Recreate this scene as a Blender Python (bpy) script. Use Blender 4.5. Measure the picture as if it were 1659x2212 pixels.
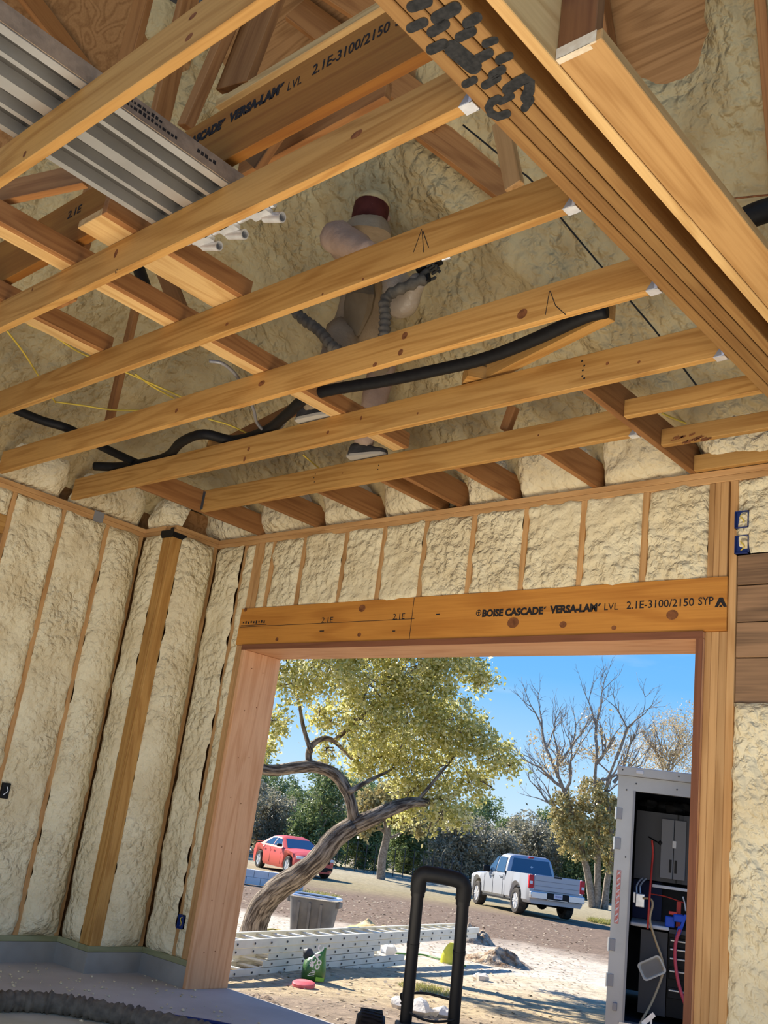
import bpy, bmesh, math, random
import numpy as np
from mathutils import Vector, Matrix, noise
for _o in list(bpy.data.objects): bpy.data.objects.remove(_o)
SC = bpy.context.scene
COL = SC.collection
R = math.radians
random.seed(7)
# ---------------------------------------------------------------- camera
FPX, YAW, PITCH, ROLL = 2114.0, R(-43.801), R(17.530), R(7.795)
CAM = Vector((0, 0, 1.287))
_f = Vector((math.sin(YAW)*math.cos(PITCH), math.cos(YAW)*math.cos(PITCH), math.sin(PITCH)))
_rt = Vector((math.cos(YAW), -math.sin(YAW), 0)); _up = _rt.cross(_f)
_r = _rt*math.cos(ROLL) + _up*math.sin(ROLL); _u = _r.cross(_f)
cam = bpy.data.cameras.new('camera'); camo = bpy.data.objects.new('camera', cam); COL.objects.link(camo)
cam.sensor_fit = 'VERTICAL'; cam.sensor_height = 36.0; cam.lens = 36.0*FPX/2212.0
cam.clip_start = 0.05; cam.clip_end = 500
camo.matrix_world = Matrix(((_r.x, _u.x, -_f.x, CAM.x), (_r.y, _u.y, -_f.y, CAM.y), (_r.z, _u.z, -_f.z, CAM.z), (0, 0, 0, 1)))
SC.camera = camo
# where a sight line meets a plane x=, y=, z= (site measurements were taken off the photograph)
def ray(px, py): return _f + _r*((px-829.5)/FPX) - _u*((py-1106)/FPX)
def ax(px, py, v): d = ray(px, py); return CAM + d*((v-CAM.x)/d.x)
def ay(px, py, v): d = ray(px, py); return CAM + d*((v-CAM.y)/d.y)
def az(px, py, v): d = ray(px, py); return CAM + d*((v-CAM.z)/d.z)
def ad(px, py, v): return CAM + ray(px, py)*v
# ---------------------------------------------------------------- sky, sun, lamps, exposure
W = bpy.data.worlds.new('World'); SC.world = W; W.use_nodes = True
nt = W.node_tree; nt.nodes.clear()
n_tc = nt.nodes.new('ShaderNodeTexCoord'); n_sep = nt.nodes.new('ShaderNodeSeparateXYZ')
n_r = nt.nodes.new('ShaderNodeValToRGB'); n_bg = nt.nodes.new('ShaderNodeBackground'); n_o = nt.nodes.new('ShaderNodeOutputWorld')
nt.links.new(n_tc.outputs['Generated'], n_sep.inputs[0]); nt.links.new(n_sep.outputs['Z'], n_r.inputs[0])
cr = n_r.color_ramp; cr.elements[0].position = 0.0; cr.elements[0].color = (.58, .74, .90, 1)
cr.elements[1].position = 0.8; cr.elements[1].color = (.030, .17, .60, 1)
for p, c in ((.06, (.42, .66, .92, 1)), (.16, (.16, .46, .88, 1)), (.32, (.065, .33, .83, 1))):
    e = cr.elements.new(p); e.color = c
n_map = nt.nodes.new('ShaderNodeMapping'); n_map.inputs['Scale'].default_value = (3, 3, 14)
n_no = nt.nodes.new('ShaderNodeTexNoise'); n_no.inputs['Scale'].default_value = 1.6; n_no.inputs['Detail'].default_value = 6
n_cr2 = nt.nodes.new('ShaderNodeValToRGB'); n_cr2.color_ramp.elements[0].position = .56; n_cr2.color_ramp.elements[1].position = .80
n_band = nt.nodes.new('ShaderNodeMapRange'); n_band.inputs['From Min'].default_value = .26; n_band.inputs['From Max'].default_value = .05
n_mul = nt.nodes.new('ShaderNodeMath'); n_mul.operation = 'MULTIPLY'
n_mx = nt.nodes.new('ShaderNodeMixRGB'); n_mx.inputs['Color2'].default_value = (.85, .89, .93, 1)
nt.links.new(n_tc.outputs['Generated'], n_map.inputs[0]); nt.links.new(n_map.outputs[0], n_no.inputs['Vector'])
nt.links.new(n_no.outputs['Fac'], n_cr2.inputs[0]); nt.links.new(n_cr2.outputs[0], n_mul.inputs[0])
nt.links.new(n_sep.outputs['Z'], n_band.inputs['Value']); nt.links.new(n_band.outputs[0], n_mul.inputs[1])
nt.links.new(n_mul.outputs[0], n_mx.inputs['Fac']); nt.links.new(n_r.outputs[0], n_mx.inputs['Color1'])
nt.links.new(n_mx.outputs[0], n_bg.inputs['Color']); n_bg.inputs['Strength'].default_value = 0.74
nt.links.new(n_bg.outputs[0], n_o.inputs[0])
SUN_TO = Vector((-.84, .015, .52)).normalized()
sl = bpy.data.lights.new('sun', 'SUN'); sl.energy = 7.0; sl.angle = R(.6); sl.color = (1, .93, .82)
so = bpy.data.objects.new('sun', sl); COL.objects.link(so); so.rotation_euler = (-SUN_TO).to_track_quat('-Z', 'Y').to_euler()
def area(name, loc, aim, sx, sy, energy, color=(1, 1, 1)):
    l = bpy.data.lights.new(name, 'AREA'); l.shape = 'RECTANGLE'; l.size = sx; l.size_y = sy; l.energy = energy; l.color = color
    o = bpy.data.objects.new(name, l); COL.objects.link(o); o.location = loc
    o.rotation_euler = (Vector(aim)-Vector(loc)).to_track_quat('-Z', 'Y').to_euler(); return o
# added area lamps standing in for open-side daylight and light bounced off the slab
area('fill_open_side', (1.5, -4.5, 1.4), (-4.6, 4.4, .9), 6.0, 2.4, 95, (1, .88, .70))
area('fill_slab_bounce', (-2.4, 1.9, .05), (-2.4, 1.9, 3.4), 4.0, 2.8, 112, (1, .86, .66))
SC.view_settings.view_transform = 'Standard'; SC.view_settings.look = 'None'
SC.view_settings.exposure = 0.68; SC.view_settings.gamma = 1.0; SC.view_settings.use_curve_mapping = False

# ---------------------------------------------------------------- materials
def mat(name, col, rough=.7, metal=0.0, **k):
    m = bpy.data.materials.new(name); m.use_nodes = True
    b = m.node_tree.nodes['Principled BSDF']
    b.inputs['Base Color'].default_value = (*col, 1); b.inputs['Roughness'].default_value = rough; b.inputs['Metallic'].default_value = metal
    b.inputs['Specular IOR Level'].default_value = k.get('spec', .3)
    return m
def nodes(m): return m.node_tree.nodes, m.node_tree.links, m.node_tree.nodes['Principled BSDF']
def mottled(name, c1, c2, scale=6, rough=.8, bump=.3, bscale=30, bdist=.01, detail=5, metal=0, spec=.25, mapping=None, lo=.35, hi=.65):
    m = mat(name, c1, rough, metal, spec=spec); N, L, B = nodes(m)
    tc = N.new('ShaderNodeTexCoord'); src = tc.outputs['Object']
    if mapping:
        mp = N.new('ShaderNodeMapping'); mp.inputs['Scale'].default_value = mapping; L.new(src, mp.inputs[0]); src = mp.outputs[0]
    n = N.new('ShaderNodeTexNoise'); n.inputs['Scale'].default_value = scale; n.inputs['Detail'].default_value = detail
    r = N.new('ShaderNodeValToRGB'); r.color_ramp.elements[0].position = lo; r.color_ramp.elements[1].position = hi
    r.color_ramp.elements[0].color = (*c1, 1); r.color_ramp.elements[1].color = (*c2, 1)
    L.new(src, n.inputs['Vector']); L.new(n.outputs['Fac'], r.inputs[0]); L.new(r.outputs[0], B.inputs['Base Color'])
    if bump:
        n2 = N.new('ShaderNodeTexNoise'); n2.inputs['Scale'].default_value = bscale; n2.inputs['Detail'].default_value = 6
        bp = N.new('ShaderNodeBump'); bp.inputs['Strength'].default_value = bump; bp.inputs['Distance'].default_value = bdist
        L.new(src, n2.inputs['Vector']); L.new(n2.outputs['Fac'], bp.inputs['Height']); L.new(bp.outputs[0], B.inputs['Normal'])
    return m
def wood(name, light, dark, rings=9, rough=.62, stain=None):
    """timber; every piece of timber has its grain along local X"""
    m = mat(name, light, rough, spec=.25); N, L, B = nodes(m)
    tc = N.new('ShaderNodeTexCoord'); oi = N.new('ShaderNodeObjectInfo')
    off = N.new('ShaderNodeVectorMath'); off.operation = 'MULTIPLY_ADD'
    cmb = N.new('ShaderNodeCombineXYZ')
    for i in range(3): L.new(oi.outputs['Random'], cmb.inputs[i])
    off.inputs[1].default_value = (37, 11, 23); L.new(cmb.outputs[0], off.inputs[0]); L.new(tc.outputs['Object'], off.inputs[2])
    mp = N.new('ShaderNodeMapping'); mp.inputs['Scale'].default_value = (.55, 6, 6); L.new(off.outputs[0], mp.inputs[0])
    n = N.new('ShaderNodeTexNoise'); n.inputs['Scale'].default_value = 1.0; n.inputs['Detail'].default_value = 1.5; n.inputs['Distortion'].default_value = .3
    L.new(mp.outputs[0], n.inputs['Vector'])
    mu = N.new('ShaderNodeMath'); mu.operation = 'MULTIPLY'; mu.inputs[1].default_value = rings*6.28; L.new(n.outputs['Fac'], mu.inputs[0])
    si = N.new('ShaderNodeMath'); si.operation = 'SINE'; L.new(mu.outputs[0], si.inputs[0])
    mr = N.new('ShaderNodeMapRange'); mr.inputs['From Min'].default_value = -.2; mr.inputs['From Max'].default_value = 1; L.new(si.outputs[0], mr.inputs[0])
    mp2 = N.new('ShaderNodeMapping'); mp2.inputs['Scale'].default_value = (3, 90, 90); L.new(off.outputs[0], mp2.inputs[0])
    n2 = N.new('ShaderNodeTexNoise'); n2.inputs['Scale'].default_value = 1; n2.inputs['Detail'].default_value = 3; L.new(mp2.outputs[0], n2.inputs['Vector'])
    ad_ = N.new('ShaderNodeMath'); ad_.operation = 'MULTIPLY_ADD'; ad_.inputs[1].default_value = .55; L.new(mr.outputs[0], ad_.inputs[0]); 
    m3 = N.new('ShaderNodeMath'); m3.operation = 'MULTIPLY_ADD'; m3.inputs[1].default_value = 1.3; m3.inputs[2].default_value = -.45; L.new(n2.outputs['Fac'], m3.inputs[0]); L.new(m3.outputs[0], ad_.inputs[2])
    r = N.new('ShaderNodeValToRGB'); r.color_ramp.elements[0].position = .1; r.color_ramp.elements[1].position = 1.0
    r.color_ramp.elements[0].color = (*light, 1); r.color_ramp.elements[1].color = (*dark, 1); L.new(ad_.outputs[0], r.inputs[0])
    # value shift per piece and blotches
    n4 = N.new('ShaderNodeTexNoise'); n4.inputs['Scale'].default_value = 2.2; n4.inputs['Detail'].default_value = 4; L.new(off.outputs[0], n4.inputs['Vector'])
    hv = N.new('ShaderNodeHueSaturation'); mrr = N.new('ShaderNodeMapRange'); mrr.inputs['To Min'].default_value = .80; mrr.inputs['To Max'].default_value = 1.16
    sm = N.new('ShaderNodeMath'); sm.operation = 'ADD'; L.new(oi.outputs['Random'], sm.inputs[0]); L.new(n4.outputs['Fac'], sm.inputs[1])
    mrr.inputs['From Min'].default_value = .3; mrr.inputs['From Max'].default_value = 1.7
    L.new(sm.outputs[0], mrr.inputs['Value']); L.new(mrr.outputs[0], hv.inputs['Value']); L.new(r.outputs[0], hv.inputs['Color'])
    L.new(hv.outputs[0], B.inputs['Base Color'])
    bp = N.new('ShaderNodeBump'); bp.inputs['Strength'].default_value = .15; bp.inputs['Distance'].default_value = .002
    L.new(ad_.outputs[0], bp.inputs['Height']); L.new(bp.outputs[0], B.inputs['Normal'])
    return m
def foam_mat(name, c1, c2, s=1.0):
    m = mat(name, c1, .75, spec=.28); N, L, B = nodes(m)
    tc = N.new('ShaderNodeTexCoord')
    n = N.new('ShaderNodeTexNoise'); n.inputs['Scale'].default_value = 3.5; n.inputs['Detail'].default_value = 5
    r = N.new('ShaderNodeValToRGB'); r.color_ramp.elements[0].position = .36; r.color_ramp.elements[1].position = .62
    r.color_ramp.elements[0].color = (*c2, 1); r.color_ramp.elements[1].color = (*c1, 1)
    L.new(tc.outputs['Object'], n.inputs['Vector']); L.new(n.outputs['Fac'], r.inputs[0]); L.new(r.outputs[0], B.inputs['Base Color'])
    a = N.new('ShaderNodeTexNoise'); a.inputs['Scale'].default_value = 24*s; a.inputs['Detail'].default_value = 2; a.inputs['Distortion'].default_value = .35
    v = N.new('ShaderNodeTexVoronoi'); v.feature = 'SMOOTH_F1'; v.inputs['Scale'].default_value = 17*s; v.inputs['Smoothness'].default_value = .6
    sc = N.new('ShaderNodeTexNoise'); sc.inputs['Scale'].default_value = 1.7
    L.new(tc.outputs['Object'], sc.inputs['Vector'])
    mpr = N.new('ShaderNodeMapRange'); mpr.inputs['From Min'].default_value = .35; mpr.inputs['From Max'].default_value = .6; mpr.inputs['To Min'].default_value = .35
    L.new(sc.outputs['Fac'], mpr.inputs['Value'])
    ds = N.new('ShaderNodeVectorMath'); ds.operation = 'MULTIPLY_ADD'; ds.inputs[1].default_value = (.06/s,)*3
    L.new(a.outputs['Color'], ds.inputs[0]); L.new(tc.outputs['Object'], ds.inputs[2]); L.new(tc.outputs['Object'], a.inputs['Vector']); L.new(ds.outputs[0], v.inputs['Vector'])
    mx = N.new('ShaderNodeMath'); mx.operation = 'MULTIPLY_ADD'; mx.inputs[1].default_value = -1.3; L.new(v.outputs['Distance'], mx.inputs[0]); L.new(a.outputs['Fac'], mx.inputs[2])
    mm = N.new('ShaderNodeMath'); mm.operation = 'MULTIPLY'; L.new(mx.outputs[0], mm.inputs[0]); L.new(mpr.outputs[0], mm.inputs[1])
    bp = N.new('ShaderNodeBump'); bp.inputs['Strength'].default_value = .75; bp.inputs['Distance'].default_value = .040/s
    L.new(mm.outputs[0], bp.inputs['Height']); L.new(bp.outputs[0], B.inputs['Normal'])
    return m
M = {}
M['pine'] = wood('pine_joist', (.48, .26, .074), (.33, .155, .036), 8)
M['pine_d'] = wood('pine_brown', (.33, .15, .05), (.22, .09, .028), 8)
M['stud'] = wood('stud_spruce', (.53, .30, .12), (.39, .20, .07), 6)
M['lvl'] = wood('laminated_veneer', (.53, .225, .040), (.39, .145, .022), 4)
M['cedar'] = wood('cedar_jamb', (.74, .40, .20), (.61, .29, .125), 7)
M['cedar_shade'] = wood('cedar_edge_shade', (.20, .075, .035), (.15, .055, .025), 7)  # cedar darkened to carry the shade on the jamb edges
M['treated'] = wood('treated_sole', (.33, .32, .17), (.25, .24, .11), 7)
M['barn'] = wood('old_board', (.30, .17, .085), (.13, .075, .04), 5)
M['ply'] = wood('plywood_deck', (.36, .19, .075), (.22, .105, .035), 10)
M['knot'] = mottled('knot_dark', (.13, .045, .015), (.24, .09, .03), 40, bump=0)
M['ink'] = mottled('stamp_ink', (.012, .012, .014), (.05, .035, .025), 160, bump=0, lo=.45, hi=.75)
M['spray'] = mottled('spray_paint', (.012, .013, .014), (.03, .03, .03), 60, bump=0)
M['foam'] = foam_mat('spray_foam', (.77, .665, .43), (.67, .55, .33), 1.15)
M['foam_dim'] = foam_mat('spray_foam_roof_dim', (.47, .375, .20), (.37, .28, .14), .8)  # roof foam darkened; the upper room's dimness is put into its colour
M['concrete'] = mottled('concrete_slab', (.43, .40, .36), (.53, .50, .45), 2.0, .75, .15, 40, .004)
M['curb'] = mottled('concrete_curb', (.25, .23, .20), (.33, .31, .27), 3.0, .85, .2, 50, .004)
M['galv'] = mottled('galvanised', (.72, .73, .74), (.85, .86, .87), 30, .35, .05, 60, .001, metal=.6)
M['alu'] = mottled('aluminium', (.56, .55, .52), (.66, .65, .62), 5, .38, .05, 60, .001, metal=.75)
M['alu_pale'] = mottled('ladder_aluminium', (.78, .74, .62), (.86, .82, .70), 5, .55, .05, 60, .001, metal=.35)
M['black'] = mottled('black_rubber', (.005, .005, .0055), (.009, .009, .009), 30, .6, .1, 60, .002)
M['blackmetal'] = mat('black_metal', (.006, .006, .007), .5, .0)
M['darkgrey'] = mottled('dark_grey_plastic', (.045, .045, .048), (.07, .07, .07), 8, .55, .05, 60, .001)
M['grey'] = mat('grey_steel', (.30, .30, .31), .5, .4)
M['blue'] = mat('blue_plastic', (.012, .03, .14), .5)
M['hoseblue'] = mat('bright_blue', (.02, .10, .62), .45)
M['romex'] = mat('yellow_cable', (.62, .46, .07), .5)
M['white'] = mottled('white_paint', (.72, .72, .71), (.80, .80, .79), 4, .5, .05, 30, .002)
M['red'] = mat('red_cord', (.75, .07, .05), .45)
M['pink'] = mat('pinkred_hose', (.78, .10, .13), .45)
M['tan'] = mat('tan_cord', (.62, .45, .24), .6)
M['lvl_b'] = wood('laminated_edge', (.30, .16, .05), (.205, .095, .026), 5)
M['fresh'] = wood('fresh_lumber', (.62, .40, .165), (.47, .27, .095), 7)
M['white_wood'] = mottled('end_grain', (.72, .62, .46), (.62, .50, .34), 40, bump=.1)
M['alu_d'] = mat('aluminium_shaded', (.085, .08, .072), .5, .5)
M['brownmetal'] = mottled('dirty_rail', (.30, .22, .15), (.22, .16, .11), 25, .6)
M['pine_p'] = wood('pinkish_pine', (.50, .285, .105), (.37, .19, .06), 7)
M['lvl_shade'] = wood('laminated_veneer_shade', (.36, .145, .026), (.27, .095, .016), 4)  # same laminate as the header, with attic shade darkening its colour
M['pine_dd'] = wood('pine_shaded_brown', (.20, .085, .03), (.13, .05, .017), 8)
# ---------------------------------------------------------------- builders
def world_of(o):
    m = o.matrix_basis.copy()
    if o.parent is not None: m = world_of(o.parent) @ o.matrix_parent_inverse @ m
    return m
def put(o, parent=None):
    COL.objects.link(o)
    if parent is not None:
        o.parent = parent; o.matrix_parent_inverse = world_of(parent).inverted()
    return o
def tag(o, label=None, cat=None, group=None, kind=None):
    if label: o['label'] = label
    if cat: o['category'] = cat
    if group: o['group'] = group
    if kind: o['kind'] = kind
    return o
def thing(name, label, cat, loc=(0, 0, 0), group=None):
    o = bpy.data.objects.new(name, None); o.empty_display_size = .1; COL.objects.link(o); o.location = loc
    return tag(o, label, cat, group)
def struct_root(name):
    o = bpy.data.objects.new(name, None); o.empty_display_size = .1; COL.objects.link(o); o['kind'] = 'structure'; return o
class MB:
    def __init__(s): s.v = []; s.f = []
    def add(s, vs, fs):
        b = len(s.v); s.v += [tuple(v) for v in vs]; s.f += [tuple(i+b for i in f) for f in fs]; return s
    def box(s, lo, hi):
        x0, y0, z0 = lo; x1, y1, z1 = hi
        return s.add([(x0, y0, z0), (x1, y0, z0), (x1, y1, z0), (x0, y1, z0), (x0, y0, z1), (x1, y0, z1), (x1, y1, z1), (x0, y1, z1)],
                     [(0, 3, 2, 1), (4, 5, 6, 7), (0, 1, 5, 4), (1, 2, 6, 5), (2, 3, 7, 6), (3, 0, 4, 7)])
    def obox(s, c, a, b, d):   # centre and three half axes
        c, a, b, d = map(Vector, (c, a, b, d)); vs = []
        for k in (-1, 1):
            for j, i in ((-1, -1), (-1, 1), (1, 1), (1, -1)): vs.append(c+a*i+b*j+d*k)
        fs = [(0, 3, 2, 1), (4, 5, 6, 7), (0, 1, 5, 4), (1, 2, 6, 5), (2, 3, 7, 6), (3, 0, 4, 7)]
        if a.cross(b).dot(d) < 0: fs = [f[::-1] for f in fs]
        return s.add(vs, fs)
    def tube(s, pts, r, n=8, cap=True, close=False):
        pts = [Vector(p) for p in pts]; rs = r if isinstance(r, (list, tuple)) else [r]*len(pts)
        t0 = (pts[1]-pts[0]).normalized(); up = Vector((0, 0, 1)) if abs(t0.z) < .9 else Vector((1, 0, 0))
        a = t0.cross(up).normalized(); vs = []; fs = []
        for i, p in enumerate(pts):
            t = (pts[min(i+1, len(pts)-1)]-pts[max(i-1, 0)]).normalized()
            a = (a - t*a.dot(t)).normalized(); b = t.cross(a)
            for k in range(n):
                an = 2*math.pi*k/n; vs.append(p+(a*math.cos(an)+b*math.sin(an))*rs[i])
        for i in range(len(pts)-1):
            for k in range(n):
                k2 = (k+1) % n; fs.append((i*n+k, i*n+k2, (i+1)*n+k2, (i+1)*n+k))
        if cap: fs.append(tuple(range(n))[::-1]); fs.append(tuple((len(pts)-1)*n+k for k in range(n)))
        return s.add(vs, fs)
    def lathe(s, prof, c=(0, 0, 0), axis=(0, 0, 1), n=20, a0=None, cap=True):  # prof: (radius, height)
        c = Vector(c); t = Vector(axis).normalized(); a = t.orthogonal().normalized() if a0 is None else Vector(a0); b = t.cross(a); vs = []; fs = []
        for (r, h) in prof:
            for k in range(n):
                an = 2*math.pi*k/n; vs.append(c+t*h+(a*math.cos(an)+b*math.sin(an))*r)
        for i in range(len(prof)-1):
            for k in range(n):
                k2 = (k+1) % n; fs.append((i*n+k, i*n+k2, (i+1)*n+k2, (i+1)*n+k))
        if cap and prof[0][0] > 1e-4: fs.append(tuple(range(n))[::-1])
        if cap and prof[-1][0] > 1e-4: fs.append(tuple((len(prof)-1)*n+k for k in range(n)))
        return s.add(vs, fs)
    def ball(s, c, r, n=10, m=7, sc=(1, 1, 1), jit=0, seed=0):
        c = Vector(c); vs = []; fs = []
        for i in range(m+1):
            th = math.pi*i/m
            for k in range(n):
                ph = 2*math.pi*k/n
                d = Vector((math.sin(th)*math.cos(ph), math.sin(th)*math.sin(ph), math.cos(th)))
                q = 1+jit*noise.noise(d*1.7+Vector((seed, seed*.7, 0))) if jit else 1
                vs.append(c+Vector((d.x*sc[0], d.y*sc[1], d.z*sc[2]))*r*q)
        for i in range(m):
            for k in range(n):
                k2 = (k+1) % n; fs.append((i*n+k, (i+1)*n+k, (i+1)*n+k2, i*n+k2))
        return s.add(vs, fs)
    def prism(s, poly, o, u, v, w):   # polygon (a,b) in the plane o + a*u + b*v, thick along vector w
        o, u, v, w = map(Vector, (o, u, v, w)); n = len(poly)
        vs = [o+u*a+v*b for a, b in poly]+[o+u*a+v*b+w for a, b in poly]
        fs = [tuple(range(n))[::-1], tuple(range(n, 2*n))]+[(i, (i+1) % n, n+(i+1) % n, n+i) for i in range(n)]
        return s.add(vs, fs)
    def loft(s, secs, cap=True, closed=True):
        n = len(secs[0]); vs = [p for q in secs for p in q]; fs = []
        for i in range(len(secs)-1):
            for k in range(n if closed else n-1):
                k2 = (k+1) % n; fs.append((i*n+k, i*n+k2, (i+1)*n+k2, (i+1)*n+k))
        if cap and closed: fs.append(tuple(range(n))[::-1]); fs.append(tuple((len(secs)-1)*n+k for k in range(n)))
        return s.add(vs, fs)
    def build(s, name, m, parent=None, smooth=False, bevel=0, fix=True, angle=40):
        me = bpy.data.meshes.new(name); me.from_pydata(s.v, [], s.f); me.update()
        if fix:
            bm = bmesh.new(); bm.from_mesh(me); bmesh.ops.recalc_face_normals(bm, faces=bm.faces); bm.to_mesh(me); bm.free()
        if m: me.materials.append(m if not isinstance(m, str) else M[m])
        if smooth:
            me.polygons.foreach_set('use_smooth', [True]*len(me.polygons))
            if angle < 180:
                try: me.set_sharp_from_angle(angle=R(angle))
                except Exception: pass
        o = bpy.data.objects.new(name, me); put(o, parent)
        if bevel:
            b = o.modifiers.new('bevel', 'BEVEL'); b.width = bevel; b.segments = 2; b.limit_method = 'ANGLE'
        return o
_cache = {}
def timber(name, p0, p1, w, h, m, parent=None, up=(0, 0, 1), bevel=.0025):
    """sawn timber from p0 to p1 (centre line), h along up, w across; grain on local X"""
    p0, p1 = Vector(p0), Vector(p1); t = p1-p0; L = t.length; t = t/L
    up = Vector(up); up = (up-t*up.dot(t)).normalized(); s = up.cross(t)
    key = (round(L, 4), round(w, 4), round(h, 4), m)
    if key in _cache: me = _cache[key]
    else:
        b = min(bevel, w/5, h/5); me = bpy.data.meshes.new(name); bm = bmesh.new()
        bmesh.ops.create_cube(bm, size=1)
        for v in bm.verts: v.co = Vector((v.co.x*L, v.co.y*w, v.co.z*h))
        if b > 0: bmesh.ops.bevel(bm, geom=bm.edges[:], offset=b, segments=1, affect='EDGES')
        bm.to_mesh(me); bm.free(); me.materials.append(M[m]); _cache[key] = me
    o = bpy.data.objects.new(name, me)
    c = (p0+p1)/2
    o.matrix_basis = Matrix(((t.x, s.x, up.x, c.x), (t.y, s.y, up.y, c.y), (t.z, s.z, up.z, c.z), (0, 0, 0, 1)))
    return put(o, parent)
def tbox(name, lo, hi, m, parent=None, axis=None):
    """timber given by its corner box; grain along its longest side"""
    lo, hi = Vector(lo), Vector(hi); d = hi-lo; a = max(range(3), key=lambda i: d[i]) if axis is None else axis
    c = (lo+hi)/2; e = Vector((0, 0, 0)); e[a] = d[a]/2
    if a == 2: up, h, w = (1, 0, 0), d.x, d.y
    elif a == 0: up, h, w = (0, 0, 1), d.z, d.y
    else: up, h, w = (0, 0, 1), d.z, d.x
    return timber(name, c-e, c+e, w, h, m, parent, up)
def fbm(p, o=3):
    a = 0; s = 1
    for i in range(o): a += noise.noise(p)*s; p = p*2.1; s *= .5
    return a
def foam(name, o, u, v, n, bulge=.02, amp=.012, res=.03, seed=0, parent=None, m='foam', edge=.05, fr=6, back=.012, hole=None):
    """a sprayed bay: o corner, u and v its sides, n outward. edges sink behind the studs by `back`"""
    o, u, v, n = map(Vector, (o, u, v, n)); n = n.normalized(); lu, lv = u.length, v.length
    nu, nv = max(4, int(lu/res)), max(4, int(lv/res)); vs = []; fs = []; sd = Vector((seed*3.1, seed*1.7, seed*.9))
    for j in range(nv+1):
        for i in range(nu+1):
            a, b = i/nu, j/nv; p = o+u*a+v*b
            du = min(a, 1-a)*lu; dv = min(b, 1-b)*lv
            wob = .016*noise.noise(p*9+sd)
            e = min(1, max(0, (du+wob)/edge)); e2 = min(1, max(0, (dv+wob)/edge)); q = math.sqrt(max(0, 1-(1-e)**2))*math.sqrt(max(0, 1-(1-e2)**2))
            h = -back+(back+bulge)*q+amp*q*fbm(p*fr+sd, 3)
            vs.append(p+n*h)
    for j in range(nv):
        for i in range(nu):
            k = j*(nu+1)+i; fs.append((k, k+1, k+nu+2, k+nu+1))
    mb = MB(); mb.v = [tuple(x) for x in vs]; mb.f = fs
    nf = u.cross(v)
    if nf.dot(n) < 0: mb.f = [f[::-1] for f in fs]
    return mb.build(name, m, parent, smooth=True, fix=False, angle=180)
_dg = None
def lettering(name, body, size, o, right, up, m='ink', parent=None, bold=.0, spacing=1.0, xscale=1.0, align='LEFT'):
    cu = bpy.data.curves.new('t', 'FONT'); cu.body = body; cu.size = size; cu.offset = bold; cu.space_character = spacing; cu.align_x = align
    cu.resolution_u = 3
    ob = bpy.data.objects.new('t', cu); COL.objects.link(ob)
    dg = bpy.context.evaluated_depsgraph_get(); me = bpy.data.meshes.new_from_object(ob.evaluated_get(dg)); bpy.data.objects.remove(ob); bpy.data.curves.remove(cu)
    right, up = Vector(right).normalized(), Vector(up).normalized(); n = right.cross(up)
    o = Vector(o)
    for v in me.vertices: v.co = o+right*(v.co.x*xscale)+up*v.co.y+n*.0
    me.materials.clear(); me.materials.append(M[m]); me.name = name
    return put(bpy.data.objects.new(name, me), parent)
def spline(pts, n=6):
    """Catmull-Rom through pts"""
    P = [Vector(p) for p in pts]; P = [P[0]*2-P[1]]+P+[P[-1]*2-P[-2]]; out = []
    for i in range(1, len(P)-2):
        a, b, c, d = P[i-1:i+3]
        for k in range(n):
            t = k/n; out.append(.5*((2*b)+(c-a)*t+(2*a-5*b+4*c-d)*t*t+(3*b-a-3*c+d)*t**3))
    out.append(P[-2]); return out
def disc(mb, c, u, v, ru, rv, n=14):
    c, u, v = Vector(c), Vector(u), Vector(v); b = [c+u*ru*math.cos(2*math.pi*k/n)+v*rv*math.sin(2*math.pi*k/n) for k in range(n)]
    mb.add(b, [tuple(range(n))])
# ---------------------------------------------------------------- the building shell
YF = 4.90           # stud face of the front wall
XA, XB = -7.0, -6.577   # stud faces of the outer and inner lengths of the left wall
YJ = 4.43           # jog in the left wall
ZP, ZT = 3.315, 3.39
mb = MB(); mb.box((-7.3, -9, -.30), (6.5, 5.27, 0))
fl = mb.build('floor', 'concrete'); fl['kind'] = 'structure'
# ---- front wall
wf = struct_root('wall_front')
mb = MB(); mb.box((-7.3, 5.05, 0), (-6.012, 5.09, 3.6)); mb.box((-6.012, 5.05, 2.476), (-2.236, 5.09, 3.6)); mb.box((-2.236, 5.05, 0), (3, 5.09, 3.6)); mb.build('sheathing', 'ply', wf)
def zst(x, z0, z1, w=.038, m='stud', y=YF, d=.14): return tbox('stud', (x, y, z0), (x+w, y+d, z1), m, wf)
# top plates in lengths that lap
for z, cuts in ((ZP, (-6.7, -4.05, .6)), (ZP+.0375, (-6.74, -5.3, -1.55, .6))):
    for a, b in zip(cuts, cuts[1:]): tbox('top_plate', (a+.001, YF-.002, z), (b-.001, YF+.14, z+.0365), 'stud', wf)
cr_x = [-5.872, -5.515, -5.066, -4.684, -4.294, -3.883, -3.467, -3.05, -2.638]
HZ0, HZ1 = 2.475, 2.770
for x in cr_x: zst(x, HZ1, ZP)
edges = [-5.97]+cr_x+[-2.24]
sd = 10
for i in range(len(edges)-1):
    x0 = edges[i]+(.038 if i else 0); x1 = edges[i+1]; sd += 1
    foam('foam_bay', (x0-.004, YF, HZ1-.01), (x1-x0+.008, 0, 0), (0, 0, ZP-HZ1+.02), (0, -1, 0), .012, .016, .018, sd, wf, edge=.035, fr=9, back=.02)
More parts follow.
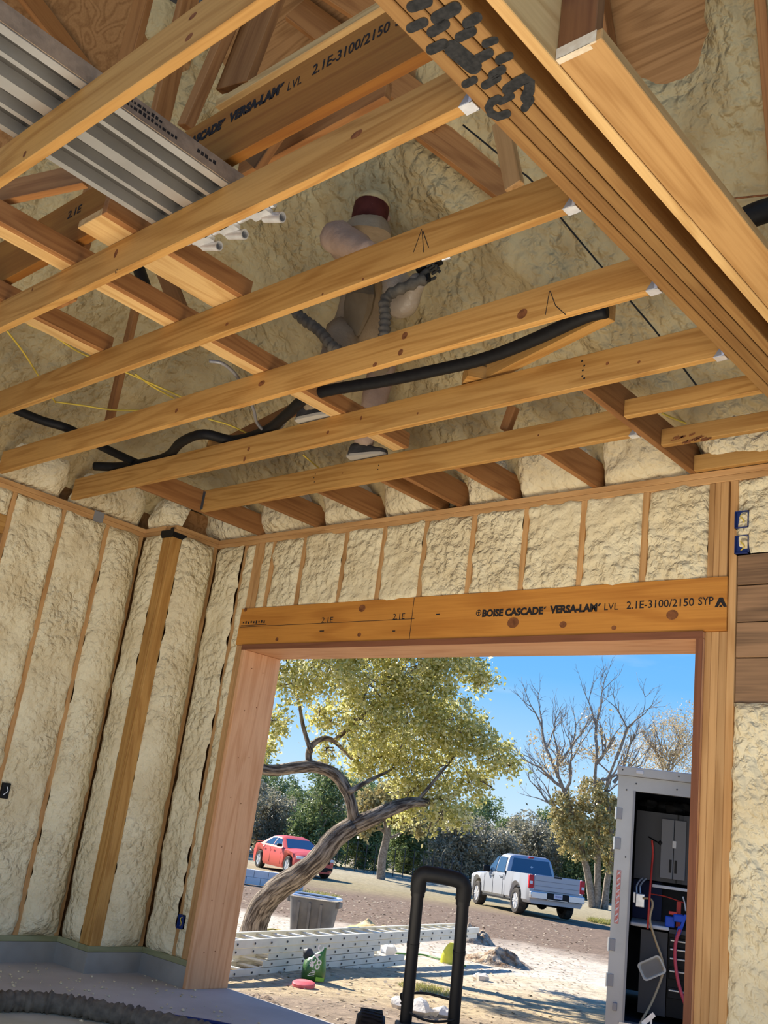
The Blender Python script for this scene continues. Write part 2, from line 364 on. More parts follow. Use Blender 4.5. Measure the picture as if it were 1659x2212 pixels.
# king studs and trimmers at the left of the opening
zst(-6.083, HZ1, ZP, .052); zst(-6.030, HZ1, ZP, .056)
zst(-6.235, .18, ZP, .038, y=YF+.012)
zst(-6.105, .18, HZ0-.001, .038); zst(-6.066, .18, HZ0-.001, .038); zst(-6.027, 0, HZ0-.001, .03, y=YF+.004)
foam('foam_bay', (XB+.02, YF, .18), (-6.235-XB-.02, 0, 0), (0, 0, ZP-.18), (0, -1, 0), .03, .02, .025, 3, wf, edge=.07, fr=5)
foam('foam_bay', (-6.20, YF+.01, .18), (.10, 0, 0), (0, 0, 2.3), (0, -1, 0), .016, .012, .02, 4, wf, edge=.03, fr=7)
foam('foam_bay', (-6.20, YF+.01, 2.47), (.118, 0, 0), (0, 0, .845), (0, -1, 0), .016, .012, .02, 5, wf, edge=.03, fr=7)
tbox('sole_plate', (XB, YF-.006, .14), (-6.02, YF+.14, .18), 'treated', wf)
mb = MB(); mb.box((XB-.02, YF-.01, 0), (-6.02, 5.09, .14)); mb.build('curb', 'curb', wf)
# right of the opening
for x, w in ((-2.235, .034), (-2.2, .041), (-2.158, .044)): zst(x, 0, HZ0-.001, w)
for x, w in ((-2.235, .032), (-2.202, .032), (-2.169, .044)): zst(x, HZ1, ZP, w)
zst(-2.113, 0, ZP, .041, y=YF-.002)
zb = [2.1, 2.334, 2.522, 2.721, 2.891]
for a, b in zip(zb, zb[1:]): tbox('blocking_board', (-2.07, YF+.006+random.uniform(0, .008), a+.003), (-1.2, YF+.05, b-.003), 'barn', wf)
foam('foam_bay', (-2.072, YF, 0), (.86, 0, 0), (0, 0, 2.1), (0, -1, 0), .035, .030, .03, 6, wf, edge=.05, fr=5)
foam('foam_bay', (-2.072, YF, 2.89), (.86, 0, 0), (0, 0, .425), (0, -1, 0), .02, .028, .025, 8, wf, edge=.05, fr=6)
zst(-1.21, 0, ZP); foam('foam_bay', (-1.17, YF, 0), (2.2, 0, 0), (0, 0, ZP), (0, -1, 0), .03, .03, .06, 9, wf)
# ---- left wall, inner length (next to the corner), the jog, outer length
wl = struct_root('wall_left')
def yst(y, z0, z1, x=XA, w=.038, m='stud', d=.14): return tbox('stud', (x-d, y, z0), (x, y+w, z1), m, wl)
mb = MB(); mb.box((-7.25, -1.2, 0), (-7.15, 4.6, 3.6)); mb.box((-6.85, 4.6, 0), (-6.73, 5.05, 3.6)); mb.box((-7.2, 4.575, 0), (-6.73, 4.605, 3.6)); mb.build('sheathing', 'ply', wl)
for z in (ZP, ZP+.0375):
    tbox('top_plate', (XB-.14, YJ+.0+(.02 if z > ZP else 0), z), (XB+.002, YF-.003, z+.0365), 'stud', wl)
    tbox('top_plate', (XA-.14, -1.2, z), (XA+.002, YJ+.05, z+.0365), 'stud', wl)
    tbox('top_plate', (XA-.1, YJ+.004, z), (XB-.14, YJ+.14, z+.0365), 'stud', wl, axis=0)
# outside corner post: two plies, and the stud that turns the corner
tbox('stud', (-6.752, YJ, .18), (-6.612, YJ+.038, ZP), 'cedar_post', wl) if False else timber('stud', (-6.665, YJ+.019, .18), (-6.665, YJ+.019, ZP), .038, .100, 'pine', wl, (1, 0, 0))
timber('stud', (-6.596, YJ+.05, .18), (-6.596, YJ+.05, ZP), .088, .036, 'pine', wl, (1, 0, 0))
timber('stud', (XB-.02, YF-.02, .18), (XB-.02, YF-.02, ZP), .04, .036, 'stud', wl, (1, 0, 0))
foam('foam_bay', (XB, YJ+.092, .18), (0, YF-YJ-.13, 0), (0, 0, ZP-.18), (1, 0, 0), .075, .020, .028, 21, wl, edge=.17, fr=4)
foam('foam_bay', (XA+.03, YJ, .18), (-6.715-XA-.03, 0, 0), (0, 0, ZP-.18), (0, -1, 0), .035, .018, .028, 22, wl, edge=.10, fr=5)
ys = [-.38, .03, .43, .84, 1.24, 1.65, 2.06, 2.46, 2.87, 3.232, 3.655, 4.058]
for y in ys:
    if abs(y-2.87) > .01: yst(y, .18, ZP)
yst(YJ-.04, .18, ZP, x=XA+.004)
for i, (a, b) in enumerate(zip(ys, ys[1:]+[YJ-.03])):
    if abs(a-2.87) < .01 or abs(a-2.46) < .01: continue
    if abs(b-YJ+.03) < .01: foam('foam_bay', (XA, a+.034, .18), (0, b-a-.03, 0), (0, 0, ZP-.18), (1, 0, 0), .085, .022, .028, 40+i, wl, edge=.17, fr=4)
    else: foam('foam_bay', (XA, a+.034, .18), (0, b-a-.03, 0), (0, 0, ZP-.18), (1, 0, 0), .022, .026, .022 if a > 3 else .05, 40+i, wl, edge=.05, fr=5)
# window opening at the far left
tbox('header', (XA-.14, 2.50, 2.98), (XA+.001, 3.231, 3.12), 'pine', wl)
tbox('window_sill', (XA-.14, 2.499, 1.05), (XA+.001, 3.231, 1.09), 'stud', wl)
foam('foam_bay', (XA, 2.50, 3.12), (0, .73, 0), (0, 0, .195), (1, 0, 0), .02, .02, .02, 71, wl)
foam('foam_bay', (XA, 2.50, .18), (0, .73, 0), (0, 0, .87), (1, 0, 0), .02, .02, .05, 72, wl)
wn = struct_root('window_1')
mb = MB()
for lo, hi in (((-7.14, 2.52, 1.09), (-7.06, 2.56, 2.97)), ((-7.14, 3.17, 1.09), (-7.06, 3.22, 2.97)), ((-7.14, 2.56, 2.92), (-7.06, 3.17, 2.97)), ((-7.14, 2.56, 1.09), (-7.06, 3.17, 1.14))): mb.box(lo, hi)
mb.build('window_frame', 'blackmetal', wn)
M['glass'] = mat('window_glass', (.06, .09, .13), .05, spec=.6)
mb = MB(); mb.box((-7.112, 2.56, 1.14), (-7.106, 3.17, 2.92)); mb.build('pane', 'glass', wn)
for a, b, in ((-1.2, YJ+.03),): tbox('sole_plate', (XA-.14, a, .14), (XA+.006, b, .18), 'treated', wl)
tbox('sole_plate', (XB-.14, YJ-.006, .14), (XB+.006, YF-.006, .18), 'treated', wl); tbox('sole_plate', (XA, YJ-.006, .14), (XB-.14, YJ+.13, .18), 'treated', wl)
mb = MB(); mb.box((-7.25, -1.2, 0), (XA+.012, YJ, .14)); mb.prism([(XA-.1, YJ-.012), (XB+.012, YJ-.012), (XB+.012, YF), (XB-.14, YF), (XB-.14, YJ+.14), (XA-.1, YJ+.14)], (0, 0, 0), (1, 0, 0), (0, 1, 0), (0, 0, .14)); mb.build('curb', 'curb', wl)
# jamb boards of the big opening
d1 = struct_root('door_1')
tbox('jamb', (-6.010, 4.88, 0), (-5.972, 5.268, 2.434), 'cedar', d1, axis=2)
tbox('jamb', (-2.274, 4.881, 0), (-2.236, 5.268, 2.434), 'cedar', d1, axis=2)
tbox('head_jamb', (-6.010, 4.882, 2.435), (-2.236, 5.268, 2.472), 'cedar', d1, axis=0)
for nm, p in (('jamb_edge_shade', ((-2.275, 4.876, 0), (-2.236, 4.8808, 2.435))), ('jamb_edge_shade', ((-6.012, 4.876, 2.433), (-2.236, 4.8815, 2.474)))): tbox(nm, *p, 'cedar_shade', d1)  # thin dark strips that paint the shade on the jamb edges
mb = MB()
for z in (.25, .6, .95, 1.3, 1.65, 2.0, 2.3):
    for y in (4.99, 5.10): disc(mb, (-5.9712, y+random.uniform(-.01, .01), z+random.uniform(-.03, .03)), (0, 1, 0), (0, 0, 1), .005, .005, 8)
tag(mb.build('nail_head', 'knot', d1, fix=False), kind='stuff')
# ---- stamped header over the opening
hd = tbox('door_header', (-6.105, YF-.012, HZ0), (-2.115, YF+.13, HZ1), 'lvl')
tag(hd, 'orange laminated veneer header over the doorway, stamped with a full line of lettering', 'beam')
def knot(mbx, c, u, v, r, e=1.0): disc(mbx, c, u, v, r*e, r, 16)
yk = YF-.0135
def fz(px, py): return ay(px, py, yk)
def stamp(body, px0, py0, px1, hpx, parent, m='ink', bold=.004):
    a, b = fz(px0, py0), fz(px1, py0); z0 = a.z; sz = hpx
    o = lettering('lettering', body, sz, (a.x, yk, z0), (1, 0, 0), (0, 0, 1), m, parent, bold)
    w = max(v.co.x for v in o.data.vertices)-a.x; k = (b.x-a.x)/w
    for v in o.data.vertices: v.co.x = a.x+(v.co.x-a.x)*k
    return o
zl = fz(1150, 1326).z
def stamp2(body, x0, x1, z, sz, bold): 
    o = lettering('lettering', body, sz, (x0, yk, z), (1, 0, 0), (0, 0, 1), 'ink', hd, bold)
    xs = [v.co.x for v in o.data.vertices]; a, b = min(xs), max(xs)
    for v in o.data.vertices: v.co.x = x0+(v.co.x-a)*(x1-x0)/(b-a)
X = lambda px, py: fz(px, py).x
zb_ = fz(1045, 1332).z
stamp2('BOISE CASCADE\u00b4', X(1041, 1332), X(1180, 1322), zb_, .062, .0035)
stamp2('VERSA-LAM\u00b4', X(1187, 1324), X(1298, 1318), zb_+.002, .062, .0035)
stamp2('LVL', X(1305, 1318), X(1335, 1316), zb_+.004, .060, .0)
stamp2('2.1E-3100/2150', X(1353, 1316), X(1499, 1308), zb_+.006, .062, .0006)
stamp2('SYP', X(1508, 1312), X(1541, 1307), zb_+.008, .062, .0006)
mb = MB(); c = fz(1034, 1324)
for k in range(24):
    a0, a1 = 2*math.pi*k/24, 2*math.pi*(k+1)/24; mb.add([c+Vector((math.cos(a)*r, 0, math.sin(a)*r)) for a, r in ((a0, .021), (a1, .021), (a1, .0155), (a0, .0155))], [(0, 1, 2, 3)])
mb.add([c+Vector(p) for p in ((-.003, 0, -.013), (.003, 0, -.013), (.003, 0, .013), (-.003, 0, .013))], [(0, 1, 2, 3)]); mb.add([c+Vector(p) for p in ((-.011, 0, .001), (.011, 0, .001), (.011, 0, .006), (-.011, 0, .006))], [(0, 1, 2, 3)])
tag(mb.build('printed_mark', 'ink', hd, fix=False), kind='stuff'); mb = MB(); c = fz(1557, 1301)   # triangle mark at the end of the line
mb.add([c+Vector(p) for p in ((-.034, 0, -.026), (-.016, 0, -.026), (0, 0, .0), (.016, 0, -.026), (.034, 0, -.026), (.010, 0, .026), (-.010, 0, .026))], [(0, 1, 2, 6), (2, 3, 4, 5), (2, 5, 6)])
mb.add([c+Vector(p) for p in ((-.010, 0, -.026), (.010, 0, -.026), (.004, 0, -.014), (-.004, 0, -.014))], [(0, 1, 2, 3)])
tag(mb.build('printed_mark', 'ink', hd, fix=False), kind='stuff')
stamp2('2.1E', X(694, 1343), X(719, 1340), fz(700, 1345).z, .058, 0); stamp2('2.1E', X(848, 1338), X(874, 1335), fz(855, 1338).z, .058, 0)
stamp2('ALLJOIST LP HI', X(524, 1345), X(576, 1342), fz(540, 1347).z, .028, .001) if False else None
mb = MB()
for i in range(9): p = fz(526+i*5.6, 1345-i*.35); mb.box((p.x-.008, yk, p.z-.006-.004*(i % 3)), (p.x+.006, yk+.001, p.z+.006+.004*(i % 2)))
p, q = fz(520, 1352), fz(575, 1350); mb.box((p.x, yk, p.z), (q.x, yk+.001, p.z+.004))
p = fz(895, 1290); mb.box((p.x-.002, yk, HZ0+.004), (p.x+.002, yk+.001, HZ1-.004))
p, q = fz(500, 1356), fz(895, 1336); mb.box((-6.09, yk, p.z), (q.x, yk+.001, p.z+.0035))
for a, b, w_ in ((694, 1363, 9), (850, 1363, 5), (945, 1327, 6)): p = fz(a, b); mb.box((p.x-.002*w_, yk, p.z-.004), (p.x+.003*w_, yk+.001, p.z+.004))
tag(mb.build('ink_mark', 'ink', hd), kind='stuff')
for px, py, r in ((782, 1314, .026), (598, 1381, .014), (776, 1371, .015), (1108, 1345, .034), (1216, 1349, .020), (1326, 1356, .013), (1452, 1328, .028), (530, 1317, .016)): p = fz(px, py); mb = MB(); knot(mb, (p.x, yk+.0003, p.z), (1, 0, 0), (0, 0, 1), r, 1.25); mb.build('knot', 'knot', hd, fix=False)
foam('foam_lump', (-7.02, YJ+.03, 3.388), (.46, 0, 0), (0, .10, .34), (0, -1, .05), .11, .07, .03, 120, wl, edge=.16, fr=5, back=.03)
# ---------------------------------------------------------------- roof: deck, foam, rafters
RK = 1.1; RY, RZ0 = 5.06, 3.56
def roof_z(x, y): return min(RZ0+RK*(RY-y), RZ0+RK*(x+7.16), 7.4)
def on_roof(px, py, dz=0):
    d = ray(px, py); t = .5
    while t < 20:
        p = CAM+d*t
        if p.z > roof_z(p.x, p.y)-dz: return p
        t += .01
    return CAM+d*8
rf = struct_root('ceiling')
def roof_mesh(name, x0, x1, y0, y1, res, fn, m, smooth=True):
    nx, ny = int((x1-x0)/res), int((y1-y0)/res); vs = []; fs = []
    for j in range(ny+1):
        for i in range(nx+1):
            x = x0+(x1-x0)*i/nx; y = y0+(y1-y0)*j/ny; vs.append((x, y, fn(x, y)))
    for j in range(ny):
        for i in range(nx):
            k = j*(nx+1)+i; fs.append((k, k+nx+1, k+nx+2, k+1))
    mb = MB(); mb.v = vs; mb.f = fs; return mb.build(name, m, rf, smooth=smooth, fix=False, angle=180)
roof_mesh('plywood_deck', -7.3, 3.2, -1.6, 5.2, .2, lambda x, y: roof_z(x, y)+.03, 'ply', False)
# outer skin so no sky leaks through
roof_mesh('roof_cover', -7.5, 3.4, -1.8, 5.4, .5, lambda x, y: roof_z(x, y)+.09, 'darkgrey', False)
_bar = []      # bare deck: (centre, radius)
for px, py, r in ((70, 60, .7), (1440, 40, .20), (1350, 0, .30), (700, 30, .6), (520, 60, .5)): p = on_roof(px, py, .02); _bar.append((p.x, p.y, r))
_ra = on_roof(905, 290); _rb = on_roof(1345, 690)
def foam_z(x, y):
    p = Vector((x, y, roof_z(x, y))); th = .13+.05*fbm(p*2.2, 2)+.020*fbm(p*6, 2)
    # rounded cove where the two slopes meet and where they meet the plates
    d = abs((RY-y)-(x+7.16)); th += .16*max(0, 1-d/.5)**2
    for bx, by, r in _bar:
        q = math.hypot(x-bx, y-by)/r+.5*noise.noise(p*2.6)+.22*noise.noise(p*8)
        if q < 1.35: th -= .26*max(0, min(1, (1.35-q)/.7))
    a, b = Vector((_ra.x, _ra.y)), Vector((_rb.x, _rb.y)); ab = b-a; t = max(-.2, min(1.2, (Vector((x, y))-a).dot(ab)/ab.length_squared)); q = (Vector((x, y))-a-ab*t).length
    th += .10*max(0, 1-q/.16)**1.2 if q < .16 else 0
    return p.z-th*1.2
roof_mesh('roof_foam', -7.05, 1.2, .6, 5.02, .045, foam_z, 'foam_dim')
# foam pads between the joist ends over the plates
for i, (x0, x1) in enumerate(((-6.95, -6.14), (-6.06, -5.43), (-5.36, -4.80), (-4.73, -4.21), (-3.96, -3.61), (-3.54, -2.99), (-2.93, -2.37), (-2.30, -1.66), (-1.4, .4))):
    foam('foam_eave', (x0, 4.96, 3.388), (x1-x0, 0, 0), (0, -.10, .34), (0, -1, .05), .07, .05, .03, 80+i, rf, 'foam', edge=.12, fr=5, back=.03)
for i, (y0, y1) in enumerate(((2.48, 3.03), (3.09, 3.64), (3.72, 4.40))):
    foam('foam_eave', (XA-.06, y1, 3.388), (0, y0-y1, 0), (.10, 0, .34), (1, 0, .05), .07, .05, .03, 95+i, rf, 'foam', edge=.12, fr=5, back=.03)
# ---------------------------------------------------------------- ceiling joists
ZJ = 3.39; HJ = .170
def hanger(x, y0, y1, z, parent, side=1, w=.05):
    mb = MB(); mb.box((x-w if side > 0 else x, y0-.003, z-.003), (x if side > 0 else x+w, y1+.003, z+.0))
    mb.box((x-.012 if side > 0 else x, y0-.004, z-.003), (x if side > 0 else x+.012, y0-.0005, z+.10)); mb.box((x-.012 if side > 0 else x, y1+.0005, z-.003), (x if side > 0 else x+.012, y1+.004, z+.10))
    o = mb.build('joist_hanger', 'galv', parent); o['label'] = 'galvanised hanger'
    mb = MB(); mb.prism([(0, 0), (.035, 0), (0, .05)], (x-.012 if side > 0 else x+.012, y0-.004, z), (-1 if side > 0 else 1, 0, 0), (0, 0, 1), (0, .003, 0)); mb.build('hanger_flange', 'grey', parent)
def joist(x0, x1, yfar, label, m='pine', knots=(), h=HJ, hang=0, cat='joist', name='ceiling_joist', group=None):
    o = tbox(name, (x0, yfar-.038, ZJ), (x1, yfar, ZJ+h), m); tag(o, label, cat, group)
    if knots:
        for px, py, r, e in knots:
            mb = MB(); p = ay(px, py, yfar-.0385); disc(mb, (p.x, p.y, max(ZJ+.012, min(ZJ+h-.012, p.z))), (1, 0, .1), (0, 0, 1), r*e, r, 14); mb.build('knot', 'knot', o, fix=False)
    if hang: hanger(x1, yfar-.038, yfar, ZJ, o)
    return o
BX = -1.622
j0 = joist(-7.05, BX, 1.230, 'ceiling joist nearest the camera, streaked with grey stain, across the top left corner', knots=((53, 333, .014, .8), (408, 80, .012, 1.6), (416, 35, .010, 2)))
j1 = joist(-7.05, BX, 1.867, 'ceiling joist passing in front of the end of the ribbed metal plank', hang=1, knots=((250, 548, .022, .6), (770, 290, .014, 2), (70, 625, .011, .6)))
j2 = joist(-7.05, BX, 2.466, 'ceiling joist crossing the chest of the spraying worker', hang=1, knots=((490, 700, .008, 1.5), (783, 610, .006, 1), (695, 645, .006, 1)))
j3 = joist(-6.93, BX, 3.078, 'ceiling joist with a pair of dark round knots, crossing the worker at the thighs', hang=1, knots=((874, 725, .020, .9), (865, 761, .017, .95), (1128, 678, .024, 1.1), (565, 828, .016, 1.7), (381, 887, .014, 1.0), (808, 798, .012, 1.2)))
j4 = joist(-6.93, BX, 3.700, 'ceiling joist under the worker\'s raised left shoe, with a twin knot near its left end', hang=1, knots=((537, 970, .016, .8), (527, 997, .018, .6), (780, 903, .014, .6), (708, 934, .012, 1), (1312, 785, .009, 1), (1380, 782, .007, 1.2), (902, 893, .007, 1)))
j5 = joist(-6.052, -2.356, 4.315, 'short ceiling joist nearest the doorway wall, under the worker\'s right shoe', hang=1, knots=((1163, 940, .006, 1), (740, 1022, .005, 1)))
_p = ay(247, 592, 1.8286); lettering('lettering', 'C', .030, (_p.x, 1.8284, _p.z), (1, 0, 0), (0, 0, 1), 'ink', j1, 0)
mb = MB()     # pencil layout lines and nail dots seen on the joists
for (pts, yf) in ((((1165, 395), (1148, 430), (1142, 560)), None), ):
    pass
def pencil(parent, yfar, lines, w=.0018):
    mb = MB()
    for L in lines:
        P = [ay(px, py, yfar-.0386) for px, py in L]
        for a, b in zip(P, P[1:]):
            t = (b-a).normalized(); n = Vector((0, -1, 0)).cross(t)*w
            mb.add([a-n, b-n, b+n, a+n], [(0, 1, 2, 3)])
    tag(mb.build('pencil_line', 'ink', parent, fix=False), kind='stuff')
pencil(j2, 2.466, (((911, 495), (893, 545)), ((912, 500), (915, 545)), ((913, 498), (926, 535))))
pencil(j3, 3.078, (((1187, 628), (1178, 680)), ((1188, 628), (1200, 660), (1222, 680))))
mb = MB()
for px, py in ((1257, 780), (1262, 790), (1259, 800), (1258, 812), (1262, 817)): p = ay(px, py, 3.661); disc(mb, p, (1, 0, 0), (0, 0, 1), .006, .005, 8)
tag(mb.build('nail_mark', 'ink', j4, fix=False), kind='stuff')
mb = MB()
for px, py in ((678, 1032), (679, 1041), (681, 1024), (818, 1005), (816, 1014)): p = ay(px, py, 4.2763); disc(mb, p, (1, 0, 0), (0, 0, 1), .005, .004, 8)
tag(mb.build('nail_mark', 'ink', j5, fix=False), kind='stuff')
# trimmers and jack stubs running to the doorway wall
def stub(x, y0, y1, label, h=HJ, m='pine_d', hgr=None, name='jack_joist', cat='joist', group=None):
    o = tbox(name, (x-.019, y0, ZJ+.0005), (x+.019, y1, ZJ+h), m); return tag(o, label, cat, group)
t1 = stub(-2.336, 3.701, 4.99, 'trimmer joist at the right, carrying the end of the short joist and three small ones', name='trimmer_joist')
t0 = stub(-6.073, 3.701, 4.99, 'trimmer joist at the left corner, with a grey smear where the short joist ends', name='trimmer_joist')
mb = MB(); mb.box((-6.0535, 4.27, ZJ+.01), (-6.0515, 4.277, ZJ+HJ)); mb.box((-6.053, 4.2755, ZJ+.012), (-6.03, 4.2765, ZJ+.16)); mb.build('smear', 'darkgrey', t0)
for x, lab in ((-5.40, 'jack joist stub nearest the left corner trimmer, running to the doorway wall'), (-4.78, 'jack joist stub second from the left corner trimmer'), (-4.19, 'left one of the close pair of jack joist stubs'), (-4.0, 'right one of the close pair of jack joist stubs'), (-3.58, 'jack joist stub just right of the close pair'), (-2.965, 'dark jack joist stub nearest the right trimmer')):
    stub(x, 4.316, 4.99, lab, group=None)
def small(yf, label, x0=-2.316, h=.095, x1=BX): o = tbox('short_joist', (x0, yf-.038, ZJ+.001), (x1, yf, ZJ+h), 'pine'); return tag(o, label, 'joist')
small(4.092, 'short two-by-four joist between right trimmer and built-up beam, farthest from the wall')
sj = small(4.50, 'short two-by-four joist between right trimmer and beam, with torn dark bark', x1=-1.43)
mb = MB()
for i in range(16):
    c = ay(1455+i*5.0, 950-i*.4+random.uniform(-9, 9), 4.4615); mb.obox(c, (.016, 0, random.uniform(0, .006)), (0, .002, 0), (0, 0, random.uniform(.002, .006)))
tag(mb.build('bark', 'knot', sj), kind='stuff')
small(4.90, 'rim joist lying on the doorway wall plate at far right', x1=.4)
# ---------------------------------------------------------------- built-up beam with sprayed letters
bb = thing('built_up_beam', 'four-ply laminated beam with black sprayed letters under its near end', 'beam', (-1.52, 2, ZJ))
pw = .0495
for i in range(4):
    tbox('ply', (BX+i*pw+.0012, -1.2, ZJ+random.uniform(0, .003)), (BX+(i+1)*pw-.0026, 4.99, ZJ+.30), 'lvl_b' if 'lvl_b' in M else 'lvl', bb)
def stroke(mbx, pts, w, z=ZJ-.0012, off=830):
    P = []
    for x, y in pts: P.append((off+x/2.0, y/2.0))
    Q = [Vector((a, b)) for a, b in P]; w = w/4.0*1.16; seq = []
    for i, q in enumerate(Q):
        t = (Q[min(i+1, len(Q)-1)]-Q[max(i-1, 0)]).normalized(); n = Vector((-t.y, t.x)); seq.append((q, t, n))
    L = []; Rr = []
    q, t, n = seq[0]
    for k in range(1, 7): a = math.pi/2+math.pi*k/7; L.append(q+(t*math.cos(a)+n*math.sin(a))*w)
    out = []
    for q, t, n in seq: out.append(q-n*w)
    q, t, n = seq[-1]
    for k in range(1, 7): a = -math.pi/2+math.pi*k/7; out.append(q+(t*math.cos(a)+n*math.sin(a))*w)
    for q, t, n in seq[::-1]: out.append(q+n*w)
    out += L
    vs = [az(p.x, p.y, z) for p in out]
    c = sum(vs, Vector())/len(vs)
    if len(pts) == 2: mbx.add(vs, [tuple(range(len(vs)))])
    else:
        m = len(seq); a = [az((q-n*w).x, (q-n*w).y, z) for q, t, n in seq]; b = [az((q+n*w).x, (q+n*w).y, z) for q, t, n in seq]
        mbx.add(a+b, [(i, i+1, m+i+1, m+i) for i in range(m-1)])
        for q, t, n in (seq[0], seq[-1]): mbx.add([az(q.x+w*math.cos(2*math.pi*k/12), q.y+w*math.sin(2*math.pi*k/12), z-.0003) for k in range(12)], [tuple(range(12))])
mb = MB()
for s in ((120, 30, 185, 8, 44), (115, 122, 170, 97, 38), (202, 215, 255, 190, 40), (350, 365, 388, 346, 30), (228, 78, 305, 36, 50), (205, 140, 262, 106, 40), (295, 210, 385, 285, 64), (435, 370, 488, 338, 32), (325, 162, 378, 136, 38), (360, 102, 400, 76, 42), (400, 258, 452, 230, 38), (468, 324, 508, 302, 34), (437, 190, 478, 174, 30), (497, 260, 540, 241, 34)):
    mb = MB(); stroke(mb, [(s[0], s[1]), (s[2], s[3])], s[4]); mb.build('sprayed_stroke', 'spray', bb, fix=False)
mb = MB(); stroke(mb, [(492, 428), (462, 442), (450, 466), (460, 490), (490, 505), (530, 492)], 32); mb.build('sprayed_stroke', 'spray', bb, fix=False)
mb = MB(); stroke(mb, [(532, 388), (575, 358), (608, 340), (628, 356), (626, 392), (612, 424)], 42); mb.build('sprayed_stroke', 'spray', bb, fix=False)
for q in ([(502, 440), (550, 416)], 26), ([(632, 432), (606, 468)], 30): mb = MB(); stroke(mb, *q); mb.build('sprayed_stroke', 'spray', bb, fix=False)
# pale L-shaped member beside it
lm = thing('strongback', 'pale fresh lumber L-shaped strongback along the right side of the built-up beam', 'beam', (-1.27, 2, ZJ))
tbox('edge_board', (-1.368, -1.2, ZJ), (-1.330, 4.9, ZJ+.235), 'fresh', lm); tbox('flat_board', (-1.3285, 1.831, ZJ+.003), (-1.182, 4.9, ZJ+.041), 'pine_p', lm)
mb = MB(); mb.box((-1.3283, 1.829, ZJ+.0025), (-1.2, 1.835, ZJ+.0415)); mb.box((-1.3283, 1.829, ZJ+.0022), (-1.22, 1.85, ZJ+.0042)); mb.build('end_grain', 'white_wood', lm)
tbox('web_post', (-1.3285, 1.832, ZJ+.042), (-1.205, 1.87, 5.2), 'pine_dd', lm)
# ---------------------------------------------------------------- members lying above the joists
ZS = ZJ+HJ+.001
def strong(x0, x1, y0, y1, label, side=.09):
    t = thing('strongback', label, 'beam', ((x0+x1)/2, (y0+y1)/2, ZS))
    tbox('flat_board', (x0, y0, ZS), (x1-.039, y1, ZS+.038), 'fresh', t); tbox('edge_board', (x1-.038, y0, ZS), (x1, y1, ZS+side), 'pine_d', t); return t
strong(-4.065, -3.937, -.2, 4.25, 'long strongback on top of the joists running from the left edge past the worker\'s feet', .10)
strong(-3.665, -3.44, 1.672, 2.475, 'wide short strongback with a square cut end, above the metal plank\'s left side', .10)
strong(-4.755, -4.625, -.2, 2.475, 'strongback with a big knot and a yellow cable along it, at the left edge', .10)
# attic laminated beam with lettering
lb = tbox('attic_beam', (-7.0, 1.815, 3.68), (-1.63, 1.862, 3.968), 'lvl_shade'); tag(lb, 'dark orange laminated veneer attic beam stamped with large black letters, above the metal plank', 'beam')
ya = 1.8135
def stamp3(body, p0, p1, sz, bold):
    a, b = ay(*p0, ya), ay(*p1, ya); o = lettering('lettering', body, sz, (a.x, ya, a.z), (1, 0, 0), (0, 0, 1), 'ink', lb, bold)
    xs = [v.co.x for v in o.data.vertices]; lo, hi = min(xs), max(xs)
    for v in o.data.vertices: v.co.x = a.x+(v.co.x-lo)*(b.x-a.x)/(hi-lo)
stamp3('CASCADE\u00b4', (398, 323), (485, 268), .062, .0045); stamp3('VERSA-LAM\u00b4', (492, 266), (610, 203), .062, .0045)
stamp3('LVL', (620, 197), (650, 181), .06, .0); stamp3('2.1E-3100/2150', (673, 163), (838, 80), .066, .001); stamp3('SYP', (853, 58), (900, 36), .066, .001)
stamp3('2.1E', (144, 474), (172, 462), .062, .0012)
# ribbed aluminium plank over the joists
pk = thing('scaffold_plank', 'ribbed aluminium scaffold plank lying across the joists at the upper left', 'plank', (-3.07, 1, ZS))
px0, px1 = -3.335, -2.822
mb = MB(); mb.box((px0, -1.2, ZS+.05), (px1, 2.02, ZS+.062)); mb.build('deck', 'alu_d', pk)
for k, (a, b) in enumerate(((0, .032), (.125, .148), (.222, .282), (.372, .395), (.470, .510))):
    mb = MB(); mb.box((px0+a, -1.2, ZS), (px0+b, 2.02, ZS+.05)); mb.build('rib', 'alu', pk)
mb = MB(); mb.box((px1, -1.2, ZS+.004), (px1+.004, 2.02, ZS+.075)); mb.build('side_rail', 'brownmetal', pk)
rn = random.Random(3); mb = MB()      # worn, unreadable print on the side rail
for y0, y1, z in ((1.31, 1.50, ZS+.052), (1.34, 1.56, ZS+.030), (1.66, 1.74, ZS+.040)):
    y = y0
    while y < y1: w_ = rn.uniform(.006, .016); mb.box((px1+.0042, y, z-.006), (px1+.0048, y+w_, z+rn.uniform(.002, .010))); y += w_+.006
tag(mb.build('worn_print', 'ink', pk), kind='stuff')
mb = MB(); mb.tube([(px0+.0, 2.045, ZS+.035), (px1+.02, 2.045, ZS+.035)], .014, 8)
for x in (px0+.05, px0+.22, px1-.09): mb.box((x-.01, 2.015, ZS+.0), (x+.09, 2.058, ZS+.02))
mb.build('end_bar', 'galv', pk)
for x in (px0+.10, px0+.27, px1-.01): mb = MB(); mb.lathe([(.022, -.05), (.022, .05), (.017, .05), (.017, -.045)], (x, 2.075, ZS+.0), (1, .15, -.25), 14); mb.build('tube_end', 'galv', pk, smooth=True)
